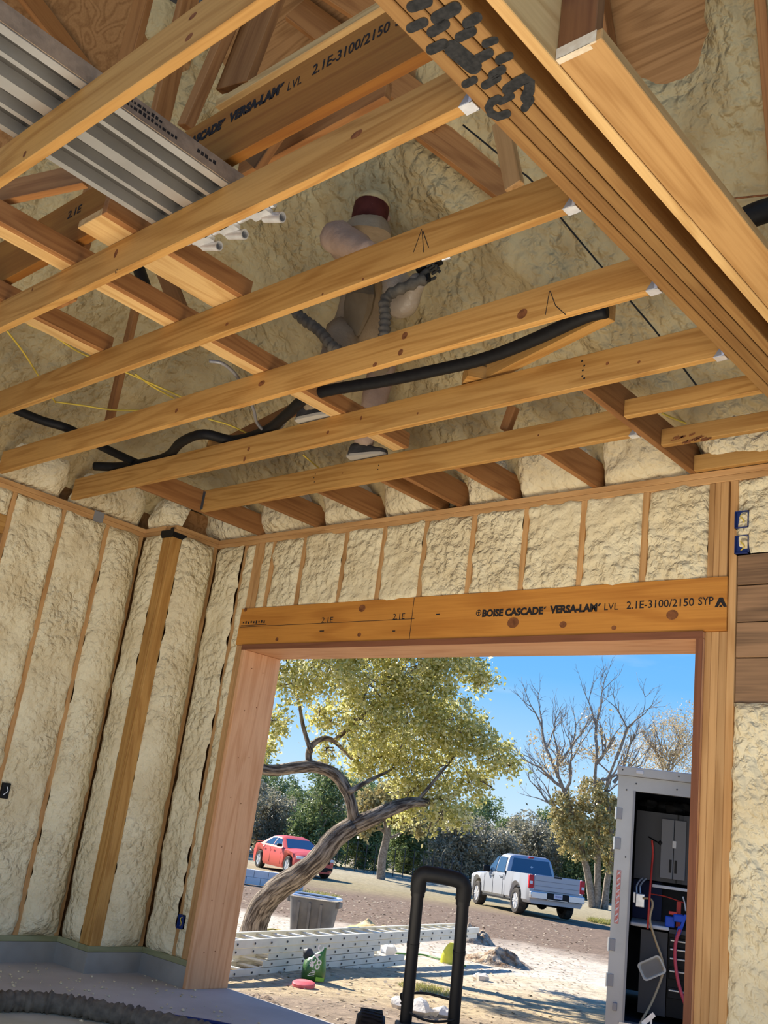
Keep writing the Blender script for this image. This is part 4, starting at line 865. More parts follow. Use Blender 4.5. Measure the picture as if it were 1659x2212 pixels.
ORD_ = 'first second third fourth fifth sixth seventh eighth ninth tenth eleventh twelfth thirteenth fourteenth fifteenth sixteenth seventeenth eighteenth nineteenth twentieth twenty-first twenty-second twenty-third'.split(); _cnt = {}
for dd, l, row in jl:
    p = HD*dd+RT*l; px_ = 829+FPX*l/dd
    k = rn.randrange(4)
    if -9 < l < -3 and row == 0: k = rn.choice((2, 2, 1))
    src = protos[k]; lab, grp = lab_j(row, k, l, dd); ky = (k == 2, row); _cnt[ky] = _cnt.get(ky, 0)+1
    lab = ('grey-green juniper, ' if k == 2 else 'dark green juniper, ')+'%s from left in the %s row of the tree line' % (ORD_[_cnt[ky]-1], ('nearest', 'middle', 'farthest')[row]); sc = rn.uniform(.85, 1.1)*(1.30 if l < -6 else 1.0 if l < 6 else .98)
    if k not in used: root = src; used.add(k)
    else:
        root = src.copy(); COL.objects.link(root)
        for ch in src.children: c = ch.copy(); COL.objects.link(c); c.parent = root
    tag(root, lab, 'tree', grp); root.location = grnd(p); root.scale = (sc*1.1, sc*1.1, sc*rn.uniform(.9, 1.1)); root.rotation_euler = (0, 0, rn.uniform(0, 6.28))
# ---- limestone rocks, fence, block wall
ORD = 'first second third fourth fifth sixth seventh eighth ninth tenth eleventh twelfth thirteenth fourteenth fifteenth sixteenth seventeenth eighteenth nineteenth twentieth'.split()
rocks = [(742, 1858, 24), (768, 1864, 30), (795, 1866, 26), (838, 1868, 22), (862, 1872, 30), (890, 1874, 22), (915, 1870, 26), (945, 1868, 34), (972, 1876, 22), (995, 1880, 20), (705, 1862, 20), (525, 1838, 24), (545, 1836, 20), (1010, 1872, 16), (780, 1852, 20), (880, 1860, 18)]
for i, (px, py, w) in enumerate(rocks):
    p = ag(px, py+6); d = (p-CAM).dot(_f); r = w*d/FPX*.62; mb = MB(); mb.ball((p.x, p.y, p.z+r*.22), r, 10, 7, (1.15, .9, .55), .55, i*3.3)
    lab = {525: 'left one of two pale rocks between the cedar jamb and the red car', 545: 'right one of two pale rocks between the cedar jamb and the red car'}.get(px) or 'pale limestone rock, %s from the left in the row between red car and pickup' % ORD[sorted(q[0] for q in rocks if q[0] > 600).index(px)]
    tag(mb.build('limestone_rock', 'stone', None, smooth=True, angle=25), lab, 'rock', 'limestone rocks edging the yard')
fn = thing('wire_fence', 'thin metal-post wire fence running in front of the dark tree line', 'fence', ag(950, 1862))
fa, fb = HD*54-RT*1.0, HD*54+RT*6.5
for k in range(16):
    p = grnd(fa.lerp(fb, k/15)); mb = MB(); mb.box((p.x-.016, p.y-.016, p.z-.1), (p.x+.016, p.y+.016, p.z+1.5)); mb.build('post', 'darkgrey', fn)
for k in range(4): mb = MB(); mb.tube([grnd(fa)+Vector((0, 0, .35+.35*k)), grnd(fa.lerp(fb, .5))+Vector((0, 0, .35+.35*k)), grnd(fb)+Vector((0, 0, .35+.35*k))], .007, 4); mb.build('wire', 'darkgrey', fn)
p0 = ag(515, 1908); d_ = (p0-CAM).dot(_f); bw = thing('concrete_block_row', 'low row of white concrete blocks between the cedar jamb and the red car', 'block row', p0)
for row in range(2):
    for k in range(-3, 5):
        c = p0+RT*(.42*k+(.21 if row else 0))+HD*(-.01*k)+Vector((0, 0, .12+.205*row))
        if k == 4 and row: continue
        mb = MB(); mb.obox(c, RT*.205, HD*.10, Vector((0, 0, .10))); mb.build('block', 'white', bw, bevel=.006)
# ---- small things on the yard
def mound(px, py, w, h, m, label, name='dirt_mound', cat='mound', seed=0, rough=.35):
    p = ag(px, py); d = (p-CAM).dot(_f); rx = w*d/FPX/2; mb = MB(); n, mm = 30, 14; vs = []
    for j in range(mm+1):
        for k in range(n):
            a = 2*math.pi*k/n; t = j/mm; q = Vector((math.cos(a)*t, math.sin(a)*t, 0)); rr = RT*q.x*rx+HD*q.y*rx*.8; hh = h*d/FPX*(1-t*t)**1.3*(.75+rough*1.6*noise.noise(Vector((q.x*2.6+seed, q.y*2.6, 0))))+h*d/FPX*.34*noise.noise(Vector((q.x*7+seed, q.y*7, 1)))*(1-t)
            c = p+rr; vs.append((c.x, c.y, gz(c.x, c.y)-.02+hh))
    fs = [(j*n+k, (j+1)*n+k, (j+1)*n+(k+1) % n, j*n+(k+1) % n) for j in range(mm) for k in range(n)]
    mb.v = vs; mb.f = fs; return tag(mb.build(name, m, None, smooth=True, angle=180), label, cat)
M['sand'] = mottled('yellow_sand', (.55, .38, .15), (.78, .60, .33), 5, .95, .6, 14, .04)
M['rubble'] = mottled('brown_rubble', (.22, .13, .07), (.62, .50, .36), 9, .95, 1.0, 12, .08)
mound(805, 2012, 130, 26, 'sand', 'low yellow sand heap behind the long ladders', seed=1)
mound(1020, 2035, 110, 36, 'rubble', 'pale rubble heap just right of the cart handle, the taller of two', seed=4)
mound(1075, 2082, 170, 34, 'rubble', 'brown earth and root heap beside the pale rubble, right of the cart handle', seed=9)
p = ag(1052, 2010)
for px, py, w, lab in ((1040, 2118, 32, 'flat grey stone lying on the sandy soil right of the cart handle'), (868, 2178, 46, 'pale square-cut limestone block just behind the cart handle\'s left leg'), (905, 2190, 60, 'largest pale limestone slab seen through the cart handle'), (956, 2196, 40, 'smaller pale limestone lump inside the cart handle frame, at its right leg'), (492, 2148, 18, 'small tan stone at the foot of the cedar jamb outside')):
    p = ag(px, py); d = (p-CAM).dot(_f); r = w*d/FPX*.55; mb = MB(); mb.ball((p.x, p.y, p.z+r*.3), r, 9, 6, (1.2, .9, .55), .5, px*.1); tag(mb.build('stone', 'stone', None, smooth=True, angle=25), lab, 'stone')
def grass(px, py, w, n, label, seed, size=.05):
    p = ag(px, py); d = (p-CAM).dot(_f); rx = w*d/FPX/2; rn = random.Random(seed); mb = MB()
    for _ in range(n):
        a, r = rn.uniform(0, 6.28), rx*rn.random()**.6; c = p+RT*math.cos(a)*r+HD*math.sin(a)*r*1.2; c = grnd(c); an = rn.uniform(0, 6.28); u = Vector((math.cos(an), math.sin(an), 0))*size*.12; tip = c+Vector((rn.gauss(0, .4), rn.gauss(0, .4), 1))*size*rn.uniform(.6, 1.6)
        mb.add([c-u, c+u, tip], [(0, 1, 2)])
    o = mb.build('grass_tuft', 'grass', None, fix=False); tag(o, label, 'grass', kind='stuff')
M['litterbrown'] = mottled('brown_litter', (.20, .14, .09), (.42, .32, .22), 18, .95, 1.0, 40, .02)
mound(555, 2172, 210, 26, 'litterbrown', 'low heap of brown leaf litter by the slab edge at the cedar jamb\'s foot', 'litter_heap', seed=14)
grass(925, 2138, 130, 900, 'green grass patch seen through the cart handle', 1, .035); grass(1305, 1995, 70, 1500, 'yellow-green grass at the foot of the three-stemmed tree', 2, .12); grass(680, 1932, 120, 700, 'sparse grass in front of the red car', 3, .07); grass(985, 1888, 60, 500, 'grass strip beside the rocks at the pickup\'s nose', 5, .14)
# ---------------------------------------------------------------- vehicles (local: x forward, y left, z up)
def part(mb, name, m, root, smooth=False, bevel=0, fix=True, angle=40):
    o = mb.build(name, m, None, smooth=smooth, bevel=bevel, fix=fix, angle=angle); o.parent = root; return o
def place(root, p, heading):
    root.location = p; root.rotation_euler = (0, 0, math.atan2(heading.y, heading.x))
M['tyre'] = mottled('tyre_rubber', (.03, .028, .026), (.075, .062, .05), 9, .85, .1, 60, .002)
M['rim'] = mat('alloy_rim', (.72, .72, .72), .35, .5); M['rim_d'] = mat('dark_rim', (.10, .10, .10), .4, .4)
M['silver'] = mat('silver_paint', (.43, .44, .46), .34, .3, spec=.6); M['redpaint'] = mat('red_paint', (.74, .105, .075), .35, 0, spec=.55)
M['carglass'] = mat('car_glass', (.035, .075, .14), .06, 0, spec=.9); M['chrome'] = mat('chrome_bumper', (.66, .67, .68), .22, .7); M['taillight'] = mat('tail_light', (.62, .02, .03), .25); M['lamp'] = mat('lamp_glass', (.75, .78, .8), .15, 0, spec=.8)
M['plate'] = mat('number_plate', (.78, .74, .76), .5); M['plateink'] = mat('plate_ink', (.25, .16, .35), .6)
def wheel(root, x, y, r, w, spokes, rim, double=True):
    s = 1 if y > 0 else -1; o = thing('wheel', None, None); del_ = o
    o.parent = root; o.location = (x, y, r)
    mb = MB(); mb.lathe([(r*.66, -w/2), (r*.93, -w/2), (r, -w/2+.03), (r, w/2-.03), (r*.93, w/2), (r*.66, w/2), (r*.66, -w/2)], (0, 0, 0), (0, 1, 0), 26, cap=False); part(mb, 'tyre', 'tyre', o, True)
    mb = MB(); mb.lathe([(r*.69, s*.3*w), (r*.69, s*.46*w), (r*.63, s*.46*w), (r*.62, s*.2*w), (0, s*.18*w)], (0, 0, 0), (0, 1, 0), 26); part(mb, 'rim_barrel', 'rim_d' if spokes else rim, o, True)
    mb = MB()
    for k in range(spokes):
        for da in ((-.13, .13) if double else (0,)):
            a = 2*math.pi*k/spokes+da; u = Vector((math.cos(a), 0, math.sin(a))); v = Vector((-math.sin(a), 0, math.cos(a))); mb.obox(u*r*.36+Vector((0, s*.40*w, 0)), u*r*.30, v*r*.045, Vector((0, .015, 0)))
    mb.lathe([(0, s*.44*w), (r*.13, s*.44*w), (r*.13, s*.3*w)], (0, 0, 0), (0, 1, 0), 14); mb.lathe([(r*.60, s*.40*w), (r*.69, s*.46*w), (r*.69, s*.42*w), (r*.61, s*.36*w)], (0, 0, 0), (0, 1, 0), 26)
    q = part(mb, 'rim', rim, o, True); return o
def body(root, stations, prof, m):
    secs = []
    for x in stations:
        h = prof(x); L = [Vector((x, y, z)) for y, z in h]; secs.append(L+[Vector((x, -y, z)) for y, z in h[::-1][(1 if abs(h[-1][0]) < 1e-6 else 0):]])
    mb = MB(); mb.loft(secs); return part(mb, 'body', m, root, True, angle=32)
def poly(mb, pts): mb.add([Vector(p) for p in pts], [tuple(range(len(pts)))])
def lerp_tab(t, x):
    if x <= t[0][0]: return t[0][1]
    for (a, b), (c, d) in zip(t, t[1:]):
        if x <= c: return b+(d-b)*(x-a)/(c-a)
    return t[-1][1]
# -- silver pickup
pt = thing('pickup_truck', 'silver crew-cab pickup truck parked facing away, tailgate towards the doorway', 'truck')
WR, XF, XRr = .415, 1.95, -1.80
def pz(x, base=.42):
    z = base
    for xc in (XF, XRr):
        d = abs(x-xc)
        if d < .53: z = max(z, WR+math.sqrt(.53**2-d*d)*.98)
    return z
def pprof(x):
    zl = pz(x); wd = lerp_tab([(-2.92, .96), (-2.7, 1.01), (2.3, 1.01), (2.75, .95), (2.95, .80)], x)
    if x < -.80: zt, inn = 1.33, [(.90, 1.33), (.88, .86), (0, .86)]
    elif x < 1.2: zt, inn = 1.22, [(.85, 1.23), (.5, 1.24), (0, 1.25)]
    else:
        t = lerp_tab([(1.2, 1.22), (2.5, 1.16), (2.85, 1.08), (2.95, .98)], x); zt, inn = t-.05, [(.8*wd, t), (.4, t+.03), (0, t+.03)]
    zl2 = min(zl, zt-.2)
    return [(.55, zl2), (wd-.07, zl2), (wd, min(zl2+.10, zt-.1)), (wd+.02, max(.98, zl2+.12) if zt > 1.1 else zt-.05), (wd-.03, zt)]+inn
st = sorted(set([round(-2.92+.13*i, 3) for i in range(46)]+[round(xc+.53*math.cos(a*math.pi/12), 3) for xc in (XF, XRr) for a in range(13)]+[-.801, -.799, 1.2, 1.199]))
st = [x for x in st if x <= 2.95]
body(pt, st, pprof, 'silver')
def cab_loop(z):
    xr = lerp_tab([(1.2, -.76), (1.55, -.70), (1.85, -.62), (1.93, -.50)], z); xf = lerp_tab([(1.2, 1.28), (1.55, .82), (1.85, .42), (1.93, .22)], z); y = lerp_tab([(1.2, .94), (1.55, .87), (1.85, .77), (1.93, .64)], z); c = .10
    return [Vector((a, b, z)) for a, b in ((xr+c*.5, -y), (xf-c*2, -y), (xf-c*.4, -y+c*1.2), (xf, 0), (xf-c*.4, y-c*1.2), (xf-c*2, y), (xr+c*.5, y), (xr, y-c), (xr-.02, 0), (xr, -y+c))]
mb = MB(); mb.loft([cab_loop(z) for z in (1.15, 1.25, 1.4, 1.55, 1.7, 1.80, 1.86, 1.90, 1.93)]); part(mb, 'cab', 'silver', pt, True, angle=35)
yw = lambda z: lerp_tab([(1.2, .94), (1.55, .87), (1.85, .77)], z)+.026
for s in (1, -1):
    mb = MB(); poly(mb, [(x, s*yw(z), z) for x, z in ((.36, 1.27), (1.02, 1.27), (.92, 1.40), (.50, 1.78), (.36, 1.80))]); part(mb, 'side_window', 'carglass', pt)
    mb = MB(); poly(mb, [(x, s*yw(z), z) for x, z in ((-.52, 1.27), (.26, 1.27), (.26, 1.80), (-.42, 1.80))]); part(mb, 'side_window', 'carglass', pt)
    mb = MB(); mb.obox((.86, s*1.10, 1.32), (.06, 0, 0), (0, .13, 0), (0, 0, .11)); part(mb, 'wing_mirror', 'blackmetal', pt, True, .03)
    for x in (.42, -.40): mb = MB(); mb.obox((x, s*1.035, 1.12), (.10, 0, 0), (0, .015, 0), (0, 0, .02)); part(mb, 'door_handle', 'chrome', pt)
    mb = MB()
    for x in (1.18, .31, -.62): mb.box((x-.006, s*1.028-.004, .5), (x+.006, s*1.028+.004, 1.2))
    mb.box((-.79, s*1.0-.04, .45), (-.78, s*1.0+.025, 1.32)); o = part(mb, 'door_seam', 'blackmetal', pt); o['kind'] = 'stuff'
    mb = MB(); mb.box((-1.25, s*.92-.06, .38), (1.4, s*.92+.06, .44)); part(mb, 'side_step', 'blackmetal', pt)
    mb = MB(); mb.obox((-2.88, s*.93, 1.10), (.06, 0, 0), (0, .09, 0), (0, 0, .21)); part(mb, 'tail_light', 'taillight', pt, True, .02); mb = MB(); mb.obox((-2.935, s*.945, 1.07), (.008, 0, 0), (0, .05, 0), (0, 0, .045)); part(mb, 'reverse_lamp', 'lamp', pt)
    for x, xc in ((XF, XF), (XRr, XRr)): wheel(pt, x, s*.87, WR, .29, 6, 'rim')
    mb = MB(); mb.obox((-2.96, s*.80, .73), (.02, 0, 0), (0, .16, 0), (0, 0, .07)); part(mb, 'bumper_corner', 'blackmetal', pt)
mb = MB(); poly(mb, [(lerp_tab([(1.2, -.76), (1.55, -.70), (1.85, -.62)], z)-.03, y, z) for y, z in ((-.80, 1.30), (.80, 1.30), (.68, 1.80), (-.68, 1.80))]); part(mb, 'rear_window', 'carglass', pt)
mb = MB(); poly(mb, [(lerp_tab([(1.2, 1.28), (1.55, .82), (1.85, .42)], z)+.012, y, z) for y, z in ((-.80, 1.28), (.80, 1.28), (.64, 1.82), (-.64, 1.82))]); part(mb, 'windscreen', 'carglass', pt)
mb = MB(); mb.box((-.68, -.09, 1.862), (-.60, .09, 1.90)); part(mb, 'brake_light', 'taillight', pt)
mb = MB(); mb.box((-2.955, -.83, .84), (-2.90, .83, 1.335)); tg = part(mb, 'tailgate', 'silver', pt, True, .02)
for z in (.98, 1.14): mb = MB(); mb.box((-2.960, -.80, z), (-2.95, .80, z+.018)); part(mb, 'crease', 'grey', tg)
mb = MB(); mb.box((-2.963, -.14, 1.28), (-2.95, .14, 1.332)); part(mb, 'handle', 'blackmetal', tg)
mb = MB(); mb.box((-3.06, -.98, .58), (-2.88, -.38, .80)); mb.box((-3.06, .38, .58), (-2.88, .98, .80)); mb.box((-3.04, -.38, .56), (-2.88, .38, .74)); part(mb, 'rear_bumper', 'chrome', pt, True, .025)
mb = MB(); mb.box((-3.062, -.40, .60), (-3.035, .40, .80)); part(mb, 'plate_recess', 'blackmetal', pt)
mb = MB(); mb.box((-3.070, -.155, .64), (-3.060, .155, .79)); pl = part(mb, 'number_plate', 'plate', pt)
for k in range(6): mb = MB(); mb.box((-3.072, -.11+k*.038, .69), (-3.069, -.11+k*.038+.02, .745)); part(mb, 'plate_mark', 'plateink', pl)
mb = MB(); mb.box((-2.7, -.55, .40), (2.6, .55, .62)); mb.lathe([(.0, -.85), (.09, -.85), (.09, .85), (0, .85)], (XRr, 0, .42), (0, 1, 0), 10); mb.ball((XRr, 0, .42), .2, 10, 7); mb.tube([(-1.2, -.5, .36), (-2.9, -.62, .36)], .04, 8); part(mb, 'chassis', 'black', pt)
pr = ag(1118, 1974); ph = (HD*math.cos(R(13))-RT*math.sin(R(13))).normalized(); pleft = Vector((-ph.y, ph.x, 0))
pc = pr-pleft*.87-ph*XRr; place(pt, grnd(pc), ph)
_z = [(gz((pc+ph*x).x, (pc+ph*x).y)) for x in (XF, XRr)]; pt.location.z = (_z[0]+_z[1])/2; pt.rotation_euler = (0, math.atan2(_z[1]-_z[0], XF-XRr), math.atan2(ph.y, ph.x))
# -- red sedan
cs = thing('car', 'red four-door sedan with dark wheels parked behind the leaning oak trunk', 'car')
SR, SF, SB = .36, 1.52, -1.53
def sprof(x):
    zl = .22
    for xc in (SF, SB):
        d = abs(x-xc)
        if d < .44: zl = max(zl, SR+math.sqrt(.44**2-d*d)*.95)
    wd = lerp_tab([(-2.5, .70), (-2.3, .88), (-1.5, .945), (1.6, .945), (2.2, .86), (2.45, .62)], x)
    zt = lerp_tab([(-2.5, .86), (-2.42, 1.0), (-1.6, 1.03), (1.0, .98), (1.9, .90), (2.3, .80), (2.45, .66)], x)
    zl = min(zl, zt-.14); cr = .05
    return [(.5, zl), (wd-.06, zl), (wd, min(zl+.14, zt-.1)), (wd+.01, (zt+min(zl+.14, zt-.1))/2+.05), (wd-.05, zt-.03), (wd*.75, zt+.02), (wd*.4, zt+cr), (0, zt+cr+.01)]
st = sorted(set([round(-2.5+.11*i, 3) for i in range(46)]+[round(xc+.44*math.cos(a*math.pi/12), 3) for xc in (SF, SB) for a in range(13)])); st = [x for x in st if x <= 2.46]
body(cs, st, sprof, 'redpaint')
def sl_(z):
    xr = lerp_tab([(.96, -2.0), (1.2, -1.55), (1.40, -1.0), (1.48, -.55)], z); xf = lerp_tab([(.96, 1.10), (1.2, .62), (1.40, .18), (1.48, -.10)], z); y = lerp_tab([(.96, .89), (1.2, .76), (1.40, .64), (1.48, .48)], z); c = .10
    return [Vector((a, b, z)) for a, b in ((xr+c*2, -y), (xf-c*2, -y), (xf-c*.4, -y+c*1.3), (xf, 0), (xf-c*.4, y-c*1.3), (xf-c*2, y), (xr+c*2, y), (xr+c*.4, y-c), (xr, 0), (xr+c*.4, -y+c))]
mb = MB(); mb.loft([sl_(z) for z in (.96, 1.05, 1.15, 1.25, 1.34, 1.40, 1.45, 1.48)]); part(mb, 'roof', 'redpaint', cs, True, angle=35)
ys_ = lambda z: lerp_tab([(.96, .89), (1.2, .76), (1.40, .64)], z)+.010
for s in (1, -1):
    for P in (((-.30, 1.05), (.62, 1.05), (.20, 1.33), (-.28, 1.36)), ((-1.28, 1.06), (-.38, 1.05), (-.36, 1.36), (-.80, 1.33))):
        mb = MB(); poly(mb, [(x, s*ys_(z), z) for x, z in P]); part(mb, 'side_window', 'carglass', cs)
    mb = MB(); mb.obox((.66, s*1.0, 1.08), (.07, 0, 0), (0, .10, 0), (0, 0, .06)); part(mb, 'wing_mirror', 'blackmetal', cs, True, .02)
    for x in (.02, -.95): mb = MB(); mb.obox((x, s*.957, .86), (.09, 0, 0), (0, .012, 0), (0, 0, .018)); part(mb, 'door_handle', 'redpaint', cs)
    mb = MB()
    for x in (.80, -.34, -1.18): mb.box((x-.006, s*.95-.004, .35), (x+.006, s*.95+.004, .95))
    o = part(mb, 'door_seam', 'blackmetal', cs); o['kind'] = 'stuff'
    for x in (SF, SB): wheel(cs, x, s*.83, SR, .24, 5, 'rim')
    mb = MB(); mb.obox((2.30, s*.62, .73), (.10, s*-.10, 0), (.03, .16*s, 0), (0, 0, .055)); part(mb, 'headlight', 'lamp', cs, True, .02)
    mb = MB(); mb.obox((2.40, s*.60, .40), (.07, 0, 0), (0, .12, 0), (0, 0, .05)); part(mb, 'fog_recess', 'blackmetal', cs)
mb = MB(); poly(mb, [(lerp_tab([(.96, 1.10), (1.2, .62), (1.40, .18)], z)+.015, y, z) for y, z in ((-.76, 1.02), (.76, 1.02), (.56, 1.37), (-.56, 1.37))]); part(mb, 'windscreen', 'carglass', cs)
mb = MB(); poly(mb, [(lerp_tab([(.96, -2.0), (1.2, -1.55), (1.40, -1.0)], z)-.012, y, z) for y, z in ((-.72, 1.07), (.72, 1.07), (.54, 1.37), (-.54, 1.37))]); part(mb, 'rear_window', 'carglass', cs)
mb = MB(); mb.box((2.36, -.56, .60), (2.475, .56, .74)); mb.box((2.38, -.5, .30), (2.475, .5, .46)); part(mb, 'grille', 'blackmetal', cs, True, .015)
mb = MB(); mb.box((2.476, -.16, .46), (2.486, .16, .58)); part(mb, 'number_plate', 'plate', cs); mb = MB(); mb.box((2.476, -.10, .665), (2.482, .02, .68)); part(mb, 'badge', 'chrome', cs)
mb = MB(); mb.box((-2.2, -.5, .2), (2.2, .5, .4)); part(mb, 'chassis', 'black', cs)
mb = MB(); mb.obox((-2.38, 0, 1.09), (.09, 0, .01), (0, .72, 0), (0, 0, .012)); part(mb, 'spoiler', 'redpaint', cs)
ch = (-HD*math.cos(R(27))+RT*math.sin(R(27))).normalized(); cl = Vector((-ch.y, ch.x, 0)); cf = ag(621, 1889); cc = cf+cl*.83-ch*SF; place(cs, grnd(cc), ch)
_z = [(gz((cc+ch*x).x, (cc+ch*x).y)) for x in (SF, SB)]; cs.location.z = (_z[0]+_z[1])/2; cs.rotation_euler = (0, math.atan2(_z[1]-_z[0], SF-SB), math.atan2(ch.y, ch.x))
# ---------------------------------------------------------------- stock tub
tb = ag(668, 2036); dt_ = (tb-CAM).dot(_f); s_ = dt_/FPX
M['tub'] = mottled('grey_tub', (.13, .125, .12), (.22, .205, .185), 4, .6, .1, 40, .003)
tub = thing('stock_tub', 'dark grey plastic stock tub with rounded rim beside the leaning oak', 'tub', tb)
def rr(cx, hx, hy, r, z, n=5):
    out = []
    for qx, qy, a0 in ((1, 1, 0), (-1, 1, 90), (-1, -1, 180), (1, -1, 270)):
        for k in range(n+1): a = R(a0+90*k/n); out.append(Vector((qx*(hx-r)+r*math.cos(a), qy*(hy-r)+r*math.sin(a), z)))
    return out
Wt, Ht = 112*s_/2, 96*s_
mb = MB(); mb.loft([rr(0, Wt*.76, Wt*.50, .12, 0), rr(0, Wt*.80, Wt*.54, .14, Ht*.3), rr(0, Wt*.95, Wt*.66, .17, Ht*.93), rr(0, Wt*.96, Wt*.67, .17, Ht*.97), rr(0, Wt*.90, Wt*.61, .15, Ht*.97), rr(0, Wt*.76, Wt*.50, .12, Ht*.12)]); part(mb, 'shell', 'tub', tub, True)
mb = MB(); mb.tube([Vector(p) for p in rr(0, Wt*.97, Wt*.68, .17, Ht*.97)]+[rr(0, Wt*.97, Wt*.68, .17, Ht*.97)[0]], .022, 8); q = part(mb, 'rim', 'galv', tub, True); q['label'] = 'pale worn rim'
for k in range(3):
    mb = MB(); x = (-.45+.45*k)*Wt; mb.obox((x, -Wt*.62, Ht*.5), (.018, 0, 0), (0, .02, .008), (0, -Ht*.02, Ht*.36)); part(mb, 'rib', 'tub', tub)
for s in (-1, 1): mb = MB(); mb.obox((s*Wt*.98, 0, Ht*.86), (.03, 0, 0), (0, .10, 0), (0, 0, .04)); part(mb, 'lug', 'tub', tub, False, .01)
a_ = math.atan2(RT.y, RT.x)+R(-14); tub.rotation_euler = (0, 0, a_)
# ---------------------------------------------------------------- stacked extension ladders, lying on their side rails
LA, LB = ag(487, 2112), ag(870, 2089); ldir = (LB-LA); ldir.z = 0; ldir.normalize(); lside = Vector((-ldir.y, ldir.x, 0))
if lside.x > 0: lside = -lside
zgl = min(LA.z, LB.z)+.02
def along(px, py): q = ag(px, py); return (q-LA).dot(ldir)
def ladder(name, label, a0, a1, z0, z1, off, nr, m='alu_pale'):
    t = thing(name, label, 'ladder', LA+ldir*a0, 'aluminium extension ladders stacked on the ground')
    P = Vector((LA.x, LA.y, 0)); zm, h = (z0+z1)/2, (z1-z0)/2-.003; half = (a1-a0)/2; c = P+ldir*((a0+a1)/2)
    for s in (0, 1):
        o_ = off+s*.42; mb = MB(); cc = c+lside*o_+Vector((0, 0, zm)); k = -1 if s == 0 else 1
        mb.obox(cc, ldir*half, lside*.003, Vector((0, 0, h)))
        for zz in (-1, 1): mb.obox(cc+Vector((0, 0, zz*(h-.004)))+lside*(.018 if s == 0 else -.018), ldir*half, lside*.018, Vector((0, 0, .004)))
        mb.build('side_rail', m, t)
    L = a1-a0; n = int(L/.305)
    for i in range(n):
        q = P+ldir*(a0+.16+.305*i)+Vector((0, 0, zm)); mb = MB(); mb.tube([q+lside*(off-.008), q+lside*(off+.43)], .017, 8); mb.build('rung', m, t, smooth=True)
        mb = MB(); mb.lathe([(.012, 0), (.012, .005), (.0, .005)], q+lside*(off-.008), -lside, 8); mb.build('rung_end', 'darkgrey', t)
        mb = MB(); mb.lathe([(.008, 0), (.008, .002), (.0, .002)], q+ldir*.006+lside*(off-.0145), -lside, 6); 
    return t
H = .40
la1 = along(880, 2090)
zz = [zgl, zgl+.066, zgl+.136, zgl+.206, zgl+.276, zgl+.345, zgl+.43]
ladder('extension_ladder', 'bottom ladder of the stack lying on the dirt', -1.4, la1, zz[0], zz[1], .0, 16)
ladder('extension_ladder', 'second ladder up from the dirt in the stack', -1.25, la1-.05, zz[1], zz[2], .0, 16)
ladder('extension_ladder', 'third ladder up in the stack, starting right of the dark gap', .62, la1-.9, zz[2], zz[3], .0, 14)
ladder('extension_ladder', 'fourth ladder up in the stack, under the long deep one', .70, la1-.75, zz[3], zz[4], .0, 14)
ladder('extension_ladder', 'fifth ladder up, lower half of the long deep pair at the top', -1.3, la1+2.3, zz[4], zz[5], -.01, 20)
ladder('extension_ladder', 'topmost long ladder of the stack, reaching past the cart handle', -1.3, la1+2.35, zz[5], zz[6], -.02, 20)
# ---------------------------------------------------------------- litter beside the ladders
bgp = ag(676, 2118); d_ = (bgp-CAM).dot(_f); s_ = d_/FPX
M['bag'] = mottled('green_bag', (.035, .13, .02), (.07, .22, .03), 5, .3, .5, 12, .02, spec=.6); M['lime'] = mat('lime_print', (.25, .55, .06), .4); M['whiteprint'] = mat('white_print', (.80, .82, .80), .5)
bag = thing('garden_bag', 'crumpled green plastic bag with white lettering slumped against the ladders', 'bag', bgp)
mb = MB(); secs = []
rx_, up_ = RT, Vector((0, 0, 1)); vd = -HD
for t, x0, x1, th in ((0, -26, 24, .09), (.12, -27, 25, .13), (.35, -27, 25, .13), (.55, -24, 23, .11), (.72, -12, 21, .08), (.88, 6, 20, .045), (1, 13, 20, .02)):
    n = 14; L = []
    for k in range(n):
        a = 2*math.pi*k/n; x = (x0+x1)/2+(x1-x0)/2*math.cos(a); y = th*math.sin(a)*(1+.35*noise.noise(Vector((k*1.3, t*6, 0)))); L.append(bgp+rx_*x*s_+vd*y+up_*(t*68*s_))
    secs.append(L)
mb.loft(secs); mb.build('sack', 'bag', bag, smooth=True, angle=60)
mb = MB(); mb.obox(bgp+rx_*14*s_+vd*.15+up_*8*s_, rx_*9*s_, vd*.004, up_*4*s_); mb.build('printed_patch', 'lime', bag)
for body_, x, z, sz in (('SOIL', 6, 46, 13), ('GARDEN', -4, 30, 10), ('rich mix', -18, 17, 6)):
    if body_ == 'rich mix': continue
    lettering('lettering', {'SOIL': 'A C', 'GARDEN': '#C\nCO'}[body_], sz*s_*1.3, bgp+rx_*(x-1)*s_+vd*.155+up_*z*s_, (rx_*.35+up_*.95), (up_*.35-rx_*.95) if False else (-rx_*.95+up_*.35), 'whiteprint', bag, .004)
for k in range(4): mb = MB(); mb.obox(bgp+rx_*(-6+k*1.5)*s_+vd*.148+up_*(13+k*3.2)*s_, rx_*(7-k)*s_, vd*.003, up_*.6*s_); o = mb.build('printed_line', 'whiteprint', bag)
mb = MB(); mb.ball(bgp+rx_*(-18)*s_+up_*50*s_+HD*.04, 15*s_, 9, 6, (1, .6, .8), .4, 3); mb.build('grey_lining', 'darkgrey', bag, smooth=True)
p = ag(655, 2133); d_ = (p-CAM).dot(_f); M['redlid'] = mottled('faded_red', (.62, .10, .12), (.78, .22, .22), 6, .5, .1)
mb = MB(); mb.lathe([(.0, .02), (.9*25*d_/FPX, .02), (25*d_/FPX, .0), (25*d_/FPX, .03), (.92*25*d_/FPX, .036), (0, .03)], p+Vector((0, 0, .015)), (.05, -.1, 1), 22); tag(mb.build('bucket_lid', 'redlid', None, smooth=True), 'faded red bucket lid lying on the dirt in front of the green bag', 'lid')
